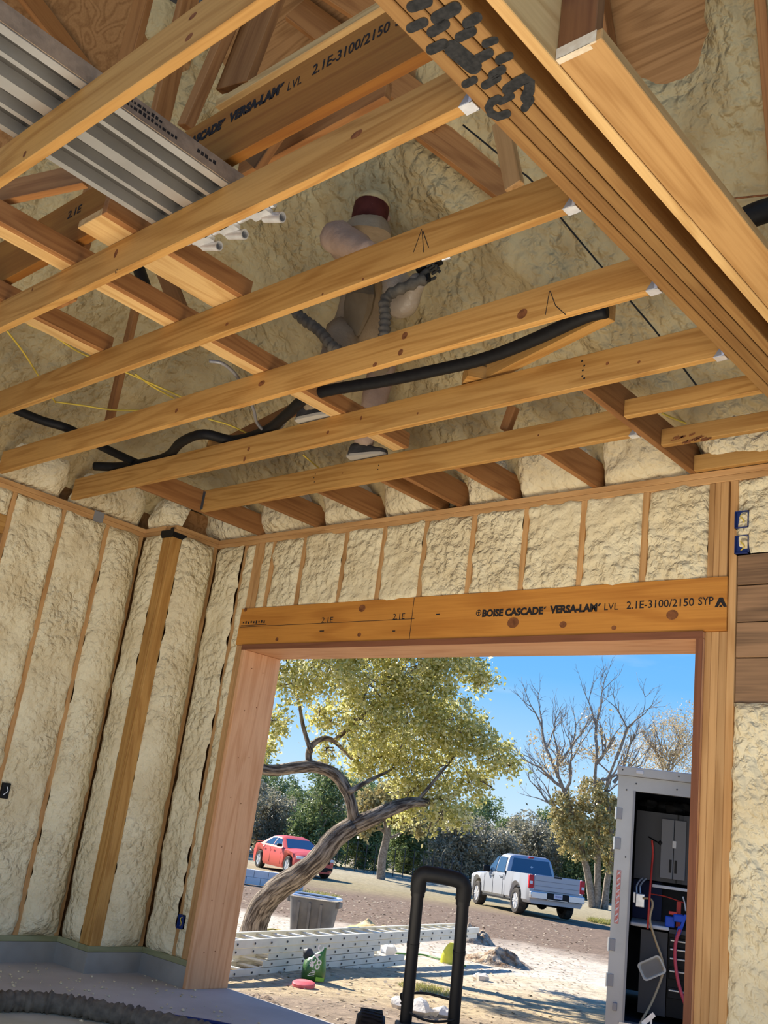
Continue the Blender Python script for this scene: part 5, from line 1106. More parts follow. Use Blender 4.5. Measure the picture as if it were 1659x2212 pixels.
p = ag(972, 2082); d_ = (p-CAM).dot(_f); s_ = d_/FPX; M['yellowbag'] = mottled('yellow_plastic', (.62, .62, .05), (.75, .74, .12), 6, .4, .4, 10, .02)
mb = MB(); secs = []
for t, w in ((0, 22), (.3, 21), (.6, 17), (.85, 11), (1, 5)):
    secs.append([p+RT*math.cos(2*math.pi*k/12)*w*s_+HD*math.sin(2*math.pi*k/12)*w*.7*s_+Vector((0, 0, t*42*s_)) for k in range(12)])
mb.loft(secs); tag(mb.build('yellow_sack', 'yellowbag', None, smooth=True), 'crumpled yellow plastic sack on the sand behind the cart handle\'s right leg', 'sack')
p = ag(838, 2068)
mb = MB(); mb.ball(p+Vector((0, 0, .10)), .10, 9, 6, (1.1, .8, .9), .6, 2); tag(mb.build('plastic_scrap', 'white', None, smooth=True), 'crumpled white plastic scrap at the right end of the ladder stack', 'scrap')
gp = [(850, 2062), (880, 2064), (915, 2066), (950, 2075), (985, 2082), (1005, 2090)]
M['hosegreen'] = mat('green_hose', (.08, .22, .05), .5)
mb = MB(); mb.tube(spline([grnd(ag(*q))+Vector((0, 0, .02)) for q in gp], 5), .014, 6); tag(mb.build('garden_hose', 'hosegreen', None, smooth=True), 'thin green garden hose trailing on the sand towards the yellow sack', 'hose')
mb = MB(); mb.tube(spline([grnd(ag(*q))+Vector((0, 0, .02)) for q in ((545, 2030), (560, 2018), (585, 2010), (610, 2014))], 5), .014, 6); tag(mb.build('garden_hose', 'romex', None, smooth=True), 'short yellow hose loop at the oak\'s foot', 'hose')
# ---------------------------------------------------------------- trailer
tr0 = ad(1322, 1935, 7.9); vh = Vector((ray(1400, 1859).x, ray(1400, 1859).y, 0)).normalized(); tr_r = Vector((vh.y, -vh.x, 0)); Tw, Tz0 = 2.2, None
ztop = ad(1335, 1646, 7.9).z; zsill = ad(1352, 2195, 7.9).z
def TP(a, b, z): return Vector((tr0.x, tr0.y, 0))+tr_r*a+vh*b+Vector((0, 0, z))
def tb_(name, m, parent, a0, a1, b0, b1, z0, z1, bev=0):
    mb = MB(); mb.obox(TP((a0+a1)/2, (b0+b1)/2, (z0+z1)/2), tr_r*((a1-a0)/2), vh*((b1-b0)/2), Vector((0, 0, (z1-z0)/2))); return mb.build(name, m, parent, bevel=bev)
M['trailskin'] = mottled('trailer_aluminium', (.40, .40, .39), (.48, .48, .47), 3, .42, .04, 60, .001, metal=.35); M['inside'] = mottled('trailer_inside', (.030, .034, .042), (.055, .06, .07), 4, .7, .05)
M['cab_grey'] = mat('cabinet_grey', (.16, .165, .18), .4, .2); M['cab_dark'] = mat('cabinet_dark', (.06, .063, .072), .45, .2); M['reflect'] = mottled('reflector_red', (.60, .10, .07), (.78, .42, .36), 60, .35, 0, mapping=(1, 1, 1))
TRL = thing('trailer', 'enclosed aluminium trailer parked outside at the right, rear opening showing dark cabinets', 'trailer', TP(1.1, 1, gz(*TP(1.1, 1, 0)[:2])))
fw = .125
tb_('corner_post', 'trailskin', TRL, 0, fw, 0, .10, zsill-.25, ztop-.076); tb_('corner_post', 'trailskin', TRL, Tw-fw, Tw, 0, .10, zsill-.25, ztop-.10)
tb_('roof_rail', 'trailskin', TRL, -.012, Tw+.012, -.02, .08, ztop-.075, ztop, .006); tb_('header_panel', 'trailskin', TRL, fw, Tw-fw, .002, .09, ztop-.19, ztop-.077)
tb_('sill', 'alu', TRL, fw-.02, Tw-fw+.02, -.01, .10, zsill-.03, zsill); tb_('rear_skirt', 'trailskin', TRL, 0, Tw, .01, .09, zsill-.35, zsill-.031)
tb_('side_wall', 'trailskin', TRL, 0, .03, .10, 4.2, zsill-.3, ztop-.02); tb_('side_wall', 'trailskin', TRL, Tw-.03, Tw, .10, 4.2, zsill-.3, ztop-.02); tb_('roof', 'trailskin', TRL, 0, Tw, .09, 4.2, ztop-.03, ztop-.005)
tb_('lining', 'inside', TRL, .031, .05, .10, 4.15, zsill, ztop-.04); tb_('lining', 'inside', TRL, .05, Tw-.05, 2.1, 2.15, zsill, ztop-.04); tb_('lining', 'inside', TRL, Tw-.05, Tw-.031, .1, 4.15, zsill, ztop-.04); tb_('ceiling_lining', 'inside', TRL, .05, Tw-.05, .10, 2.1, ztop-.06, ztop-.032); tb_('floor_deck', 'inside', TRL, .03, Tw-.03, .1, 4.15, zsill-.06, zsill-.031)
zat = lambda py, px=1340: ad(px, py, 7.9).z
aat = lambda px, py=1935: (ad(px, py, 7.9)-Vector((tr0.x, tr0.y, 0))).dot(tr_r)
tb_('opening_trim', 'grey', TRL, fw, fw+.018, -.004, .06, zsill, ztop-.19)
z1, z0 = zat(1880), zat(1995); t = tb_('reflector', 'reflect', TRL, .028, .062, -.006, 0, z0, z1, .004); t['label'] = 'red reflective strip'
for k in range(9): mb = MB(); c = TP(.045, -.008, z0+(z1-z0)*(k+.5)/9); mb.obox(c, tr_r*.012+Vector((0, 0, .012)), vh*.001, Vector((0, 0, .006))); mb.build('stripe', 'white', t)
for py in (1755, 1822, 2040, 2113):
    z = zat(py); q = tb_('hinge', 'grey', TRL, -.012, .045, -.012, -.001, z-.045, z+.045, .003); mb = MB(); mb.tube([TP(-.006, -.014, z-.05), TP(-.006, -.014, z+.05)], .008, 8); mb.build('hinge_pin', 'alu', q, smooth=True)
q = tb_('clearance_light', 'white', TRL, .14, .20, -.035, -.021, ztop-.052, ztop-.022, .006); q = tb_('latch', 'grey', TRL, .05, .085, -.02, -.001, zat(2165)-.03, zat(2165)+.03, .006)
for k, (a, z) in enumerate(((.03, ztop-.03), (.48, ztop-.035), (.145, ztop-.13), (.47, ztop-.14), (.09, zat(1850)), (.11, zat(2195)), (.07, zat(1700)))):
    mb = MB(); mb.lathe([(.007, 0), (.006, .005), (0, .006)], TP(a, -.001 if z < ztop-.08 else -.021, z), -vh, 8); mb.build('screw', 'darkgrey', TRL)
# cabinets along the trailer's far-left wall
uc = thing('wall_cabinet', 'dark grey wall cabinet with pale double doors inside the trailer', 'cabinet', TP(.3, .9, zat(1885)))
zA, zB = zat(1735), zat(1895)
tb_('cabinet_body', 'cab_dark', uc, .155, .56, .62, .64, zB, zA); 
tb_('cabinet_body', 'cab_dark', uc, .55, 1.0, .60, 1.0, zB+.0, zA); 
ud0 = aat(1424); ud1 = aat(1454); ud2 = aat(1482)
for a0, a1, s in ((ud0, ud1-.002, 1), (ud1+.002, ud2, -1)):
    d = tb_('cabinet_door', 'cab_grey', uc, a0, a1, .575, .598, zat(1892)+.02, zat(1748), .004); ac = ud1-s*.022
    tb_('handle_slot', 'blackmetal', d, ac-.010, ac+.010, .570, .578, zat(1872), zat(1842))
mb = MB(); mb.obox(TP(ud1+.004, .568, zat(1806)), tr_r*.016, vh*.003, Vector((0, 0, .03))); mb.build('lock_tag', 'white', uc, bevel=.004)
mb = MB(); mb.obox(TP(.505, .615, (zA+zB)/2), tr_r*.006, vh*.006, Vector((0, 0, (zA-zB)/2))); mb.build('edge_trim', 'blackmetal', uc)
mb = MB(); mb.tube([TP(.26, .612, zat(1795)), TP(.36, .60, zat(1808))], .006, 6); mb.lathe([(.02, 0), (.014, .03), (0, .034)], TP(.365, .60, zat(1806)), -vh, 10); mb.build('hook', 'blackmetal', uc)
for k, (px, py, r) in enumerate(((1392, 1715, .10), (1420, 1722, .085), (1455, 1722, .12), (1482, 1722, .10))):
    mb = MB(); mb.ball(TP(aat(px), .75+.02*k, zat(1735)+.06), r, 10, 7, (1, 1, .62), .45, k*2.2); tag(mb.build('duffel_bag', 'black', None, smooth=True), ('leftmost black bag stuffed on top of the wall cabinet in the trailer', 'second black bag from the left on top of the wall cabinet', 'third black bag from the left on top of the wall cabinet', 'black bag at the doorway edge on top of the wall cabinet')[k], 'bag', 'black bags on the trailer cabinet')
wb = thing('workbench', 'trailer workbench with a pale rounded front edge above a dark tool chest', 'bench', TP(.4, .8, zsill))
zs = zat(1992)
tb_('shelf', 'white', wb, .145, .46, .40, 1.1, zs-.03, zs, .012); tb_('bench_top', 'cab_dark', wb, .461, 1.2, .42, 1.2, zs-.045, zs-.012)
tb_('upper_shelf', 'white', wb, .31, 1.0, .58, 1.0, zat(1910), zat(1903), .004); tb_('back_panel', 'inside', wb, .15, 1.2, 1.2, 1.23, zs, zat(1905))
tb_('pegboard', 'blue', wb, .151, .40, 1.10, 1.13, zs+.002, zat(1900))
tc_ = thing('tool_chest', 'dark tool chest with pale bar drawer pulls at the bottom of the trailer', 'tool chest', TP(.5, .6, zsill))
tb_('chest_body', 'cab_dark', tc_, aat(1388), aat(1448), .46, 1.0, zsill+.03, zs-.05); tb_('chest_body', 'blackmetal', tc_, aat(1450), 1.1, .50, 1.0, zsill+.03, zs-.05)
for py, k in ((2021, 0), (2040, 1), (2060, 2), (2087, 3), (2128, 4)):
    d = tb_('drawer', 'blackmetal', tc_, aat(1452), 1.08, .488, .5, zat(py)-.06, zat(py)+.022, .003); tb_('drawer_pull', 'alu', d, aat(1454), 1.06, .470, .486, zat(py)-.007, zat(py)+.007, .003)
def tcable(name, label, pts, r, m, cat='cord', b=.35):
    mb = MB(); mb.tube(spline([TP(aat(x, y), bb if isinstance(bb, (int, float)) else b, zat(y, x)) for (x, y, bb) in pts], 6), r, 7); return tag(mb.build(name, m, None, smooth=True, angle=180), label, cat)
rc = tcable('hanging_cord', 'red cord hanging straight down in front of the dark wall cabinet', [(1409, 1812, .55), (1411, 1840, .55), (1408, 1880, .5), (1404, 1930, .36), (1401, 1975, .34), (1399, 2010, .34)], .009, 'red')
tcable('hanging_cord', 'tan cord snaking from the junction box down past the hanging tray to the sill', [(1388, 1943, .40), (1405, 1945, .38), (1410, 1958, .36), (1404, 1990, .34), (1415, 2030, .33), (1428, 2066, .33), (1433, 2090, .32), (1428, 2115, .31), (1408, 2160, .22), (1385, 2195, .05), (1370, 2218, -.08)], .010, 'tan')
tcable('red_hose', 'thick pinkish-red hose curving down from the blue reel to the door jamb', [(1470, 2010, .36), (1460, 2040, .34), (1459, 2080, .33), (1466, 2125, .32), (1480, 2168, .31), (1492, 2195, .3)], .014, 'pink', 'hose')
tcable('orange_strap', 'thin orange strap stretched across the dark recess above the bench', [(1404, 1936, .7), (1440, 1942, .7), (1482, 1956, .7)], .005, 'red', 'strap')
tcable('white_lead', 'short white lead curling at the jamb edge above the blue reel', [(1478, 1940, .5), (1482, 1955, .5), (1484, 1972, .5)], .006, 'white', 'cable')
jb = thing('junction_box', 'grey metal junction box with looped conduit at the trailer\'s left inside', 'junction box', TP(aat(1378), .45, zat(1950)))
tb_('box_body', 'galv', jb, aat(1372), aat(1393), .42, .50, zat(1958), zat(1928), .006); tb_('side_box', 'galv', jb, aat(1366), aat(1372), .43, .50, zat(1950), zat(1926), .004)
for dx in (0, 8): mb = MB(); mb.tube(spline([TP(aat(1374+dx), .46, zat(1928)), TP(aat(1373+dx), .48, zat(1912)), TP(aat(1379+dx), .52, zat(1900)), TP(aat(1386+dx), .56, zat(1893))], 5), .008, 7); mb.build('conduit', 'galv', jb, smooth=True)
rl = thing('hose_reel', 'bright blue hose gun bracket clamped on the trailer bench', 'hose reel', TP(aat(1465), .45, zs))
tb_('bracket', 'hoseblue', rl, aat(1440), aat(1462), .42, .52, zs+.0, zs+.085, .01); tb_('bracket', 'hoseblue', rl, aat(1458), aat(1482), .40, .50, zs+.05, zs+.11, .01)
mb = MB(); mb.obox(TP(aat(1478), .42, zs+.03), tr_r*.012+Vector((0, 0, .0)), vh*.02, Vector((0, 0, .085))+tr_r*.025); mb.obox(TP(aat(1470), .41, zs-.03), tr_r*.014, vh*.014, Vector((0, 0, .05))+tr_r*.012); mb.build('arm', 'hoseblue', rl); tb_('red_pad', 'red', rl, aat(1448), aat(1466), .41, .47, zs+.10, zs+.125, .004)
tb_('red_post', 'red', rl, aat(1466), aat(1476), .60, .64, zs, zat(1935)); mb = MB(); mb.tube([TP(aat(1472), .38, zat(1996)), TP(aat(1467), .36, zat(2012))], .013, 8); q = mb.build('hose_fitting', 'galv', rl, smooth=True)
ty = thing('plastic_tray', 'off-white rounded plastic tray hanging tilted on the tan cord in the trailer', 'tray', TP(aat(1408), .30, zat(2092)))
c = TP(aat(1408, 2092), .315, zat(2092, 1408)); u = (tr_r*.87+Vector((0, 0, .50))).normalized(); v = (Vector((0, 0, .87))-tr_r*.50).normalized()
def rrp(hx, hy, r, dep): return [c+u*q.x+v*q.y-vh*dep for q in rr(0, hx, hy, r, 0)]
M['traypl'] = mat('tray_plastic', (.70, .66, .55), .5)
mb = MB(); mb.loft([rrp(.098, .070, .03, .0), rrp(.100, .072, .03, .018), rrp(.088, .060, .026, .018), rrp(.082, .054, .024, .003)]); mb.build('tray', 'traypl', ty, smooth=True)
mb = MB(); poly(mb, rrp(.081, .053, .024, .0045)); mb.build('tray_floor', 'curb', ty, fix=False)
mb = MB(); mb.obox(TP(aat(1410), .05, zsill+.04), tr_r*.05+Vector((0, 0, .05)), vh*.01, tr_r*-.012+Vector((0, 0, .012))); mb.obox(TP(aat(1418), .05, zsill+.045), tr_r*.008, vh*.008, Vector((0, 0, .045))); tag(mb.build('metal_bracket', 'galv', None), 'grey metal bracket on the trailer sill near the tan cord', 'bracket')
# ---------------------------------------------------------------- wheeled cart with U handle
D = 5.0
def K(px, py, d=D): return ad(px, py, d)
cart = thing('equipment_cart', 'black wheeled equipment cart with a tall U-shaped handle, standing in the doorway', 'cart', Vector((K(900, 2212).x, K(900, 2212).y, 0)))
bl_, br_ = K(878, 2196), K(980, 2212); tl_, tr_ = K(906, 1893), K(1003, 1912)
cu = (br_-bl_); cu.z = 0; cu.normalize(); cv = Vector((-cu.y, cu.x, 0)); 
if cv.dot(HD) < 0: cv = -cv
bl_ = bl_; br_ = bl_+cu*(br_-bl_).length; br_.z = K(980, 2212).z
for a, b in ((bl_, tl_), (br_, tr_)): mb = MB(); mb.tube([a-Vector((0, 0, .1)), a.lerp(b, .5), b], .031, 14); mb.build('handle_leg', 'blackmetal', cart, smooth=True)
g = (tl_-bl_).normalized(); w_ = (tr_-tl_)
mb = MB(); mb.tube(spline([tl_-g*.075, tl_-g*.02, tl_+g*.012+w_*.07, tl_+g*.022+w_*.25, tr_+g*.022-w_*.25, tr_+g*.012-w_*.07, tr_-g*.02, tr_-g*.075], 5), .040, 14); mb.build('handle_grip', 'black', cart, smooth=True)
for a, b in ((bl_, tl_), (br_, tr_)):
    mb = MB(); mb.tube([b-g*.070, b-g*.10], .036, 12); mb.build('clip', 'blackmetal', cart, smooth=True); mb = MB(); mb.tube([a.lerp(b, .50), a.lerp(b, .53)], .0335, 12); mb.build('collar', 'blackmetal', cart, smooth=True)
zb_top = K(930, 2205).z-.02; cc = (bl_+br_)/2-cv*.10; cc.z = 0
mb = MB(); hx = .175; mb.loft([[cc+cu*x+cv*y+Vector((0, 0, z)) for x, y in ((-hx, -.16*k), (hx+.12, -.16*k), (hx+.12, .15*k), (-hx, .15*k))] for z, k in ((.012, .9), (.05, 1), (zb_top-.05, 1), (zb_top-.01, .94), (zb_top, .85))]); mb.build('case', 'darkgrey', cart, smooth=True, bevel=.01)
mb = MB(); mb.lathe([(.0, 0), (.09, 0), (.085, .008), (0, .01)], cc+cu*.03+cv*-.02+Vector((0, 0, zb_top)), (0, 0, 1), 24); mb.build('round_cap', 'black', cart, smooth=True)
tc0 = K(800, 2212); tc0.z = 0; rt_ = K(815, 2184).z/2
for s in (-1, 1):
    wc = tc0+Vector((0, 0, rt_)) if s < 0 else tc0+cu*.62+Vector((0, 0, rt_))
    mb = MB(); mb.lathe([(rt_*.5, -.065), (rt_*.86, -.07), (rt_*.97, -.045), (rt_, 0), (rt_*.97, .045), (rt_*.86, .07), (rt_*.5, .065)], wc, cu, 30); wq = mb.build('wheel', 'black', cart, smooth=True)
    for k in range(40):
        a = 2*math.pi*k/40; e_ = cv*math.cos(a)+Vector((0, 0, math.sin(a))); f_ = cu.cross(e_); mb = MB(); mb.obox(wc+e_*rt_*.985, cu*.055+f_*.012, f_*.006, e_*rt_*.022); mb.build('tread_block', 'black', wq)
    mb = MB(); mb.lathe([(0, .03), (rt_*.5, .05), (rt_*.5, -.05), (0, -.03)], wc, cu, 20); mb.build('hub', 'darkgrey', wq, smooth=True)
mb = MB(); mb.tube([tc0+Vector((0, 0, rt_)), tc0+cu*.62+Vector((0, 0, rt_))], .012, 8); mb.build('axle', 'blackmetal', cart)
mb = MB(); mb.tube(spline([K(872, 2170, D+.03), K(866, 2150, D+.01), K(876, 2146, D+.05), K(920, 2146, D+.07), K(965, 2157, D+.06), K(990, 2165, D+.02), K(989, 2190, D-.03), K(975, 2204, D-.05), K(930, 2206, D-.06), K(892, 2192, D-.05), K(868, 2168, D-.02), K(872, 2170, D+.03)], 6), .0065, 7); tag(mb.build('power_cord', 'black', None, smooth=True), 'thin black cord looped round the cart\'s handle legs', 'cord')
# ---------------------------------------------------------------- spray hose on the floor
hp = [az(x, y, .062) for x, y in ((-90, 2158), (-20, 2163), (50, 2163), (120, 2168), (185, 2178), (250, 2190), (320, 2204), (400, 2222), (480, 2246), (520, 2300), (480, 2400), (380, 2520), (300, 2700))]
M['hosecover'] = mottled('hose_sleeve', (.085, .075, .06), (.15, .13, .10), 20, .85, .5, 40, .006)
P = spline(hp, 14); rs = [.055+.007*math.sin(i*2.1+3*noise.noise(Vector((i*.3, 0, 0))))+.016*noise.noise(Vector((i*.55, 0, 0))) for i in range(len(P))]
mb = MB(); mb.tube(P, rs, 14); tag(mb.build('spray_hose', 'hosecover', None, smooth=True, angle=180), 'thick wrinkled dark spray hose crossing the floor at the lower left', 'hose')
mb = MB(); A_, B_, C_, D_ = az(-60, 2178, .004), az(120, 2176, .004), az(330, 2230, .004), az(-60, 2290, .004)
M['sheetm'] = mottled('plastic_sheet', (.52, .50, .36), (.62, .60, .47), 3, .4, .2, 8, .01)
mb.prism([(0, 0), (1, 0), (1, 1), (0, 1)], (0, 0, 0), (1, 0, 0), (0, 1, 0), (0, 0, .001)); mb.v = [tuple(v) for v in (D_, C_, B_, A_)]+[tuple(v+Vector((0, 0, .006))) for v in (D_, C_, B_, A_)]
tag(mb.build('drop_sheet', 'sheetm', None), 'pale yellowish plastic sheet on the slab below the thick hose', 'sheet')
for k, (pts, m, lab) in enumerate(((((-40, 2188), (40, 2180), (100, 2172), (160, 2180)), 'grey', 'grey cable beside the thick hose at the lower left'), (((330, 2190), (400, 2199), (480, 2212), (560, 2232), (680, 2280), (800, 2360)), 'blue', 'dark blue hose on the slab leading off the thick hose towards the doorway'))):
    mb = MB(); mb.tube(spline([az(x, y, .014) for x, y in pts], 6), .011, 7); tag(mb.build('floor_cable', m, None, smooth=True), lab, 'cable')
rn = random.Random(5); mb = MB()
for k in range(420):
    x, y = rn.uniform(-6.9, -4.6), rn.uniform(2.6, 5.0)
    if x < -6.45 and y > 4.3 or x > -5.9 and y > 4.8: continue
    s = rn.uniform(.003, .011)*(1.6 if rn.random() < .08 else 1); mb.ball((x, y, s*.5), s, 5, 3, (1.3, .9, .6), .5, k)
o = mb.build('foam_crumb', 'foam', None); tag(o, 'crumbs of spray foam scattered on the slab below the left wall', 'foam crumbs', kind='stuff')
for k, (px, py, r) in enumerate(((255, 2083, .035), (282, 2092, .018), (304, 2080, .022))): p = az(px, py, .0); mb = MB(); mb.ball((p.x, p.y, r*.55), r, 8, 6, (1.2, .9, .7), .6, k); tag(mb.build('foam_lump', 'foam', None, smooth=True), ('largest cream foam lump on the floor at the corner curb', 'small flat foam lump right of the largest one', 'small foam lump in the wall corner')[k], 'foam lump')
# ---------------------------------------------------------------- the worker
M['suit'] = mottled('dusty_coverall', (.27, .20, .125), (.34, .26, .17), 5, .8, .5, 14, .03); M['suit_p'] = mottled('pinkish_sleeve', (.33, .225, .165), (.42, .30, .225), 5, .7, .5, 12, .03); M['khaki'] = mottled('khaki_cloth', (.13, .095, .055), (.19, .145, .09), 6, .85, .6, 12, .03)
M['maroon'] = mottled('maroon_hood', (.06, .009, .006), (.09, .018, .012), 14, .8, .3, 30, .01); M['shoe'] = mottled('dark_shoe', (.05, .05, .05), (.10, .095, .09), 14, .8, .4, 40, .006); M['sole'] = mat('pale_sole', (.45, .42, .36), .8); M['plasticf'] = mottled('clear_plastic', (.30, .245, .18), (.40, .33, .25), 8, .35, .5, 14, .03, spec=.6); M['skin'] = mat('skin', (.42, .25, .17), .6); M['glove'] = mottled('dark_glove', (.03, .028, .025), (.05, .05, .045), 20, .7, .3)
wk = thing('person', 'worker in dusty coverall and maroon hood spraying foam, standing on the ceiling joists', 'person', (-4.3, 3.95, ZJ+HJ))
def skinmesh(name, J, E_, m, parent, root=0, sub=2):
    me = bpy.data.meshes.new(name); me.from_pydata([tuple(j[0]) for j in J], E_, []); o = bpy.data.objects.new(name, me); put(o, parent)
    s = o.modifiers.new('skin', 'SKIN'); s.use_smooth_shade = True
    for i, j in enumerate(J):
        r = j[1]; sv = me.skin_vertices[0].data[i]; sv.radius = (r, r) if not isinstance(r, tuple) else r; sv.use_root = (i == root)
    b = o.modifiers.new('sub', 'SUBSURF'); b.levels = sub; b.render_levels = sub
    dg = bpy.context.evaluated_depsgraph_get(); dg.update(); m2 = bpy.data.meshes.new_from_object(o.evaluated_get(dg)); o.modifiers.clear(); o.data = m2; m2.name = name
    m2.materials.clear(); m2.materials.append(M[m]); m2.polygons.foreach_set('use_smooth', [True]*len(m2.polygons)); return o
ZF = ZJ+HJ+.005
def wp(px, py, y): return ay(px, py, y)
hipc = wp(772, 690, 3.82); hipR = wp(812, 715, 3.93); hipL = wp(742, 722, 3.74)
waist = wp(778, 640, 3.75); chest = wp(790, 565, 3.62); neck = wp(798, 508, 3.56)
shL = wp(748, 540, 3.50); shR = wp(836, 545, 3.66)
elL = wp(728, 512, 3.24); wrL = wp(800, 548, 3.20)
elR = wp(868, 660, 3.70); wrR = wp(905, 603, 3.60)
ftR = wp(783, 962, 4.27); ftR.z = ZF+.075; ftL = wp(668, 905, 3.665); ftL.z = ZF+.075
knR = wp(822, 812, 4.18); knL = wp(716, 800, 3.55)
J = [(hipc, .135), (waist, .125), (chest, (.15, .13)), (neck, .06), (shL, .075), (elL, .062), (wrL, .045), (shR, .075), (elR, .058), (wrR, .042), (hipR, .10), (knR, .072), (ftR, .052), (hipL, .10), (knL, .072), (ftL, .052), (chest.lerp(neck, .6), .10)]
bd = skinmesh('body', J, [(0, 1), (1, 2), (2, 16), (16, 3), (16, 4), (4, 5), (5, 6), (16, 7), (7, 8), (8, 9), (0, 10), (10, 11), (11, 12), (0, 13), (13, 14), (14, 15)], 'suit', wk)
def sleeve(pts, rs, m, name):
    P = spline(pts, 6); k = len(P); R_ = []
    for i in range(k):
        t = i/(k-1)*(len(rs)-1); a = int(min(t, len(rs)-2)); R_.append((rs[a]+(rs[a+1]-rs[a])*(t-a))*(1+.08*noise.noise(P[i]*14)))
    mb = MB(); mb.tube(P, R_, 14); mb.v = [tuple(Vector(v)+Vector((noise.noise(Vector(v)*11), noise.noise(Vector(v)*11+Vector((9, 0, 0))), noise.noise(Vector(v)*11+Vector((0, 9, 0)))))*.012) for v in mb.v]; return mb.build(name, m, wk, smooth=True, angle=180)
sleeve([shL+Vector((0, 0, .0)), shL.lerp(elL, .5)+Vector((0, 0, .02)), elL, elL.lerp(wrL, .5), wrL], (.095, .10, .098, .082, .06), 'suit_p', 'sleeve')
sleeve([shR, shR.lerp(elR, .5), elR, elR.lerp(wrR, .55), wrR], (.085, .085, .085, .072, .05), 'plasticf', 'sleeve')
sleeve([knR+Vector((0, 0, .10)), knR, knR.lerp(ftR, .5), ftR+Vector((0, 0, .03))], (.095, .088, .080, .062), 'suit_p', 'trouser_leg')
sleeve([hipL, knL, knL.lerp(ftL, .5), ftL+Vector((0, 0, .03))], (.115, .09, .080, .062), 'suit', 'trouser_leg')
mb = MB(); sp = [waist+Vector((.10, -.11, .06)), waist+Vector((.13, -.12, -.12)), hipc+Vector((.14, -.13, -.08)), hipc+Vector((.10, -.10, -.20))]
secs = []
for i, (q, w) in enumerate(zip(sp, (.09, .12, .11, .05))): secs.append([q+Vector((math.cos(a)*w, math.sin(a)*w*.5, .012*math.sin(3*a))) for a in [2*math.pi*k/12 for k in range(12)]])
mb.loft(secs); o = mb.build('tool_pouch', 'khaki', wk, smooth=True); o['label'] = 'dark khaki pouch'
hc = wp(800, 462, 3.50); hd_up = Vector((.02, .06, 1)).normalized()
mb = MB(); n = 18; mm = 12; vs = []
for j in range(mm+1):
    th = math.pi*j/mm
    for k in range(n):
        a = 2*math.pi*k/n; x, y, z = math.sin(th)*math.cos(a)*.086, math.sin(th)*math.sin(a)*.105, math.cos(th)*.125
        if z < 0: x *= 1-.25*(-z/.125); y *= 1-.15*(-z/.125)
        vs.append(hc+Vector((x*.8+y*.55, y*.8-x*.55, z)))
fs = [(j*n+k, (j+1)*n+k, (j+1)*n+(k+1) % n, j*n+(k+1) % n) for j in range(mm) for k in range(n)]
mb.add(vs, fs); hdm = mb.build('head', 'skin', wk, smooth=True)
fw_ = Vector((.62, .78, .05)).normalized(); sd_ = Vector((.78, -.62, 0))
mb = MB(); mb.ball(hc+fw_*.108+Vector((0, 0, -.01)), .02, 8, 6, (.8, 1, 1.2)); mb.build('nose', 'skin', hdm, smooth=True)
for s in (-1, 1):
    mb = MB(); mb.ball(hc+fw_*.09+sd_*.034*s+Vector((0, 0, .012)), .013, 8, 6); mb.build('eye', 'glove', hdm, smooth=True); mb = MB(); mb.ball(hc+sd_*.092*s, .03, 8, 6, (.5, .7, 1)); mb.build('ear', 'skin', hdm, smooth=True)
mb = MB(); mb.obox(hc+fw_*.098+Vector((0, 0, -.055)), sd_*.026, fw_*.006, Vector((0, 0, .006))); mb.build('mouth', 'maroon', hdm)
mb = MB(); mb.lathe([(.104, -.085), (.110, -.03), (.110, .03), (.104, .075), (.085, .11), (.05, .128), (0, .134)], hc, hd_up, 22); o = mb.build('hood', 'maroon', wk, smooth=True, angle=180); o['label'] = 'dark maroon hood'
mb = MB(); mb.lathe([(.111, .052), (.110, .078), (.095, .11), (.065, .134), (.03, .144), (0, .146)], hc, hd_up, 22); o = mb.build('foam_dusted_cap', 'foam_dim', wk, smooth=True, angle=180); o['label'] = 'foam-dusted crown of the hood'
mb = MB(); secs = []
for z, r in ((-.17, .155), (-.12, .15), (-.08, .125), (-.055, .105)): secs.append([hc+Vector((math.cos(a)*r*1.0, math.sin(a)*r*.9, z+.012*math.sin(2*a))) for a in [2*math.pi*k/16 for k in range(16)]])
mb.loft(secs); mb.build('collar', 'suit', wk, smooth=True)
def shoe(f, d, name='shoe'):
    d = Vector((d[0], d[1], 0)).normalized(); s = Vector((-d.y, d.x, 0)); b = f-Vector((0, 0, .07)); secs = []
    for t, w, h in ((-.09, .028, .06), (-.08, .038, .095), (-.02, .042, .115), (.04, .044, .085), (.10, .048, .062), (.16, .044, .05), (.19, .025, .035)):
        secs.append([b+d*t+s*w*math.cos(a)+Vector((0, 0, .012+h*max(0, math.sin(a)))) for a in [2*math.pi*k/12 for k in range(12)]])
    mb = MB(); mb.loft(secs); o = mb.build(name, 'shoe', wk, smooth=True); secs = []
    mb = MB(); L = [b+d*t+s*w for t, w in ((-.095, .03), (-.06, .043), (.1, .052), (.17, .045), (.197, .02), (.197, -.02), (.17, -.045), (.1, -.052), (-.06, -.043), (-.095, -.03))]
    mb.loft([L, [q+Vector((0, 0, .018)) for q in L]]); mb.build('sole', 'sole', o)
shoe(ftR, (.95, .25)); shoe(ftL, (.95, .10))
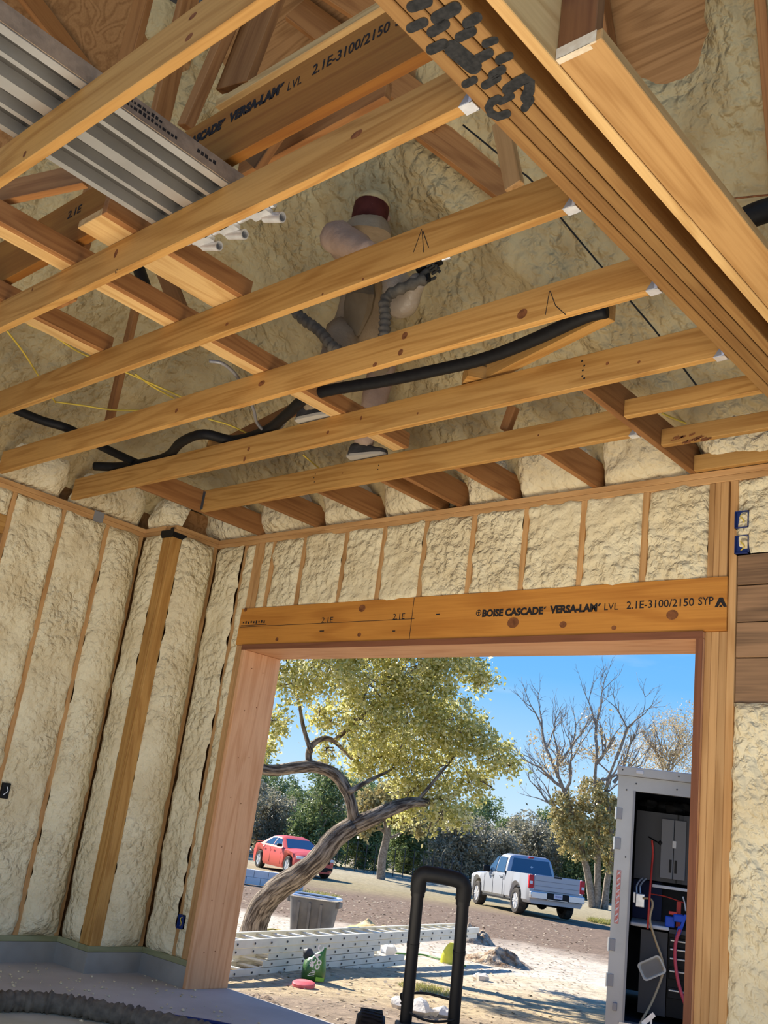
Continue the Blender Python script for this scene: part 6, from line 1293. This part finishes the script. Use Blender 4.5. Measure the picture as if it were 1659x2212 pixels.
# gloved hands: palm and five fingers each, closed on the gun
def hand(w, d, up, m, parent, curl=1.0, side=1):
    d = Vector(d).normalized(); up = (Vector(up)-d*Vector(up).dot(d)).normalized(); s = d.cross(up)*side
    J = [(w, .026), (w+d*.045, (.034, .020)), (w+d*.085, (.036, .018))]; E_ = [(0, 1), (1, 2)]
    o = skinmesh('hand', J, E_, m, parent, 0, 2)
    for k, (off, L) in enumerate(((-.030, .068), (-.010, .078), (.010, .073), (.030, .058))):
        b = w+d*.085+s*off; q1 = b+d*L*.42-up*L*.12*curl; q2 = q1+d*L*.12-up*L*.36*curl; q3 = q2-d*L*.22*curl-up*L*.12
        skinmesh('finger', [(b-d*.012, .0095), (q1, .009), (q2, .0085), (q3, .0075)], [(0, 1), (1, 2), (2, 3)], m, o, 0, 1)
    b = w+d*.03-s*.03; skinmesh('thumb', [(b, .011), (b+d*.03-s*.022-up*.01, .010), (b+d*.055-s*.016-up*.03, .0085)], [(0, 1), (1, 2)], m, o, 0, 1)
    return o
hand(wrR, (.55, .2, .55), (-.4, .2, .8), 'glove', wk); hand(wrL, (.8, .2, -.25), (0, -.3, 1), 'glove', wk)
gun = thing('spray_gun', 'dark spray gun held up in the worker\'s right hand', 'spray gun', wrR); gp_ = wrR+Vector((.05, .02, .065))
mb = MB(); mb.obox(gp_+Vector((0, 0, .03)), (.075, .02, .02), (-.006, .022, 0), (0, 0, .024)); mb.build('gun_body', 'blackmetal', gun, bevel=.006); mb = MB(); mb.tube([gp_+Vector((.07, .02, .05)), gp_+Vector((.12, .035, .06))], .014, 10); mb.build('nozzle', 'galv', gun, smooth=True); mb = MB(); mb.obox(gp_+Vector((-.01, 0, -.035)), (.016, 0, 0), (0, .014, 0), (-.012, 0, .05)); mb.build('grip', 'black', gun, bevel=.004)
hps = [gp_+Vector((-.02, 0, -.06)), wp(838, 640, 3.50), wp(832, 690, 3.50), wp(828, 740, 3.50), wp(812, 778, 3.50), wp(770, 775, 3.48), wp(722, 752, 3.45), wp(690, 715, 3.44), wp(650, 685, 3.42), wp(610, 640, 3.42)]
P = spline(hps, 12); mb = MB(); mb.tube(P, [.032+.006*math.sin(i*2.0) for i in range(len(P))], 10); tag(mb.build('spray_hose', 'hosecover', None, smooth=True, angle=180), 'ribbed dark hose looping from the spray gun round the worker\'s legs', 'hose')
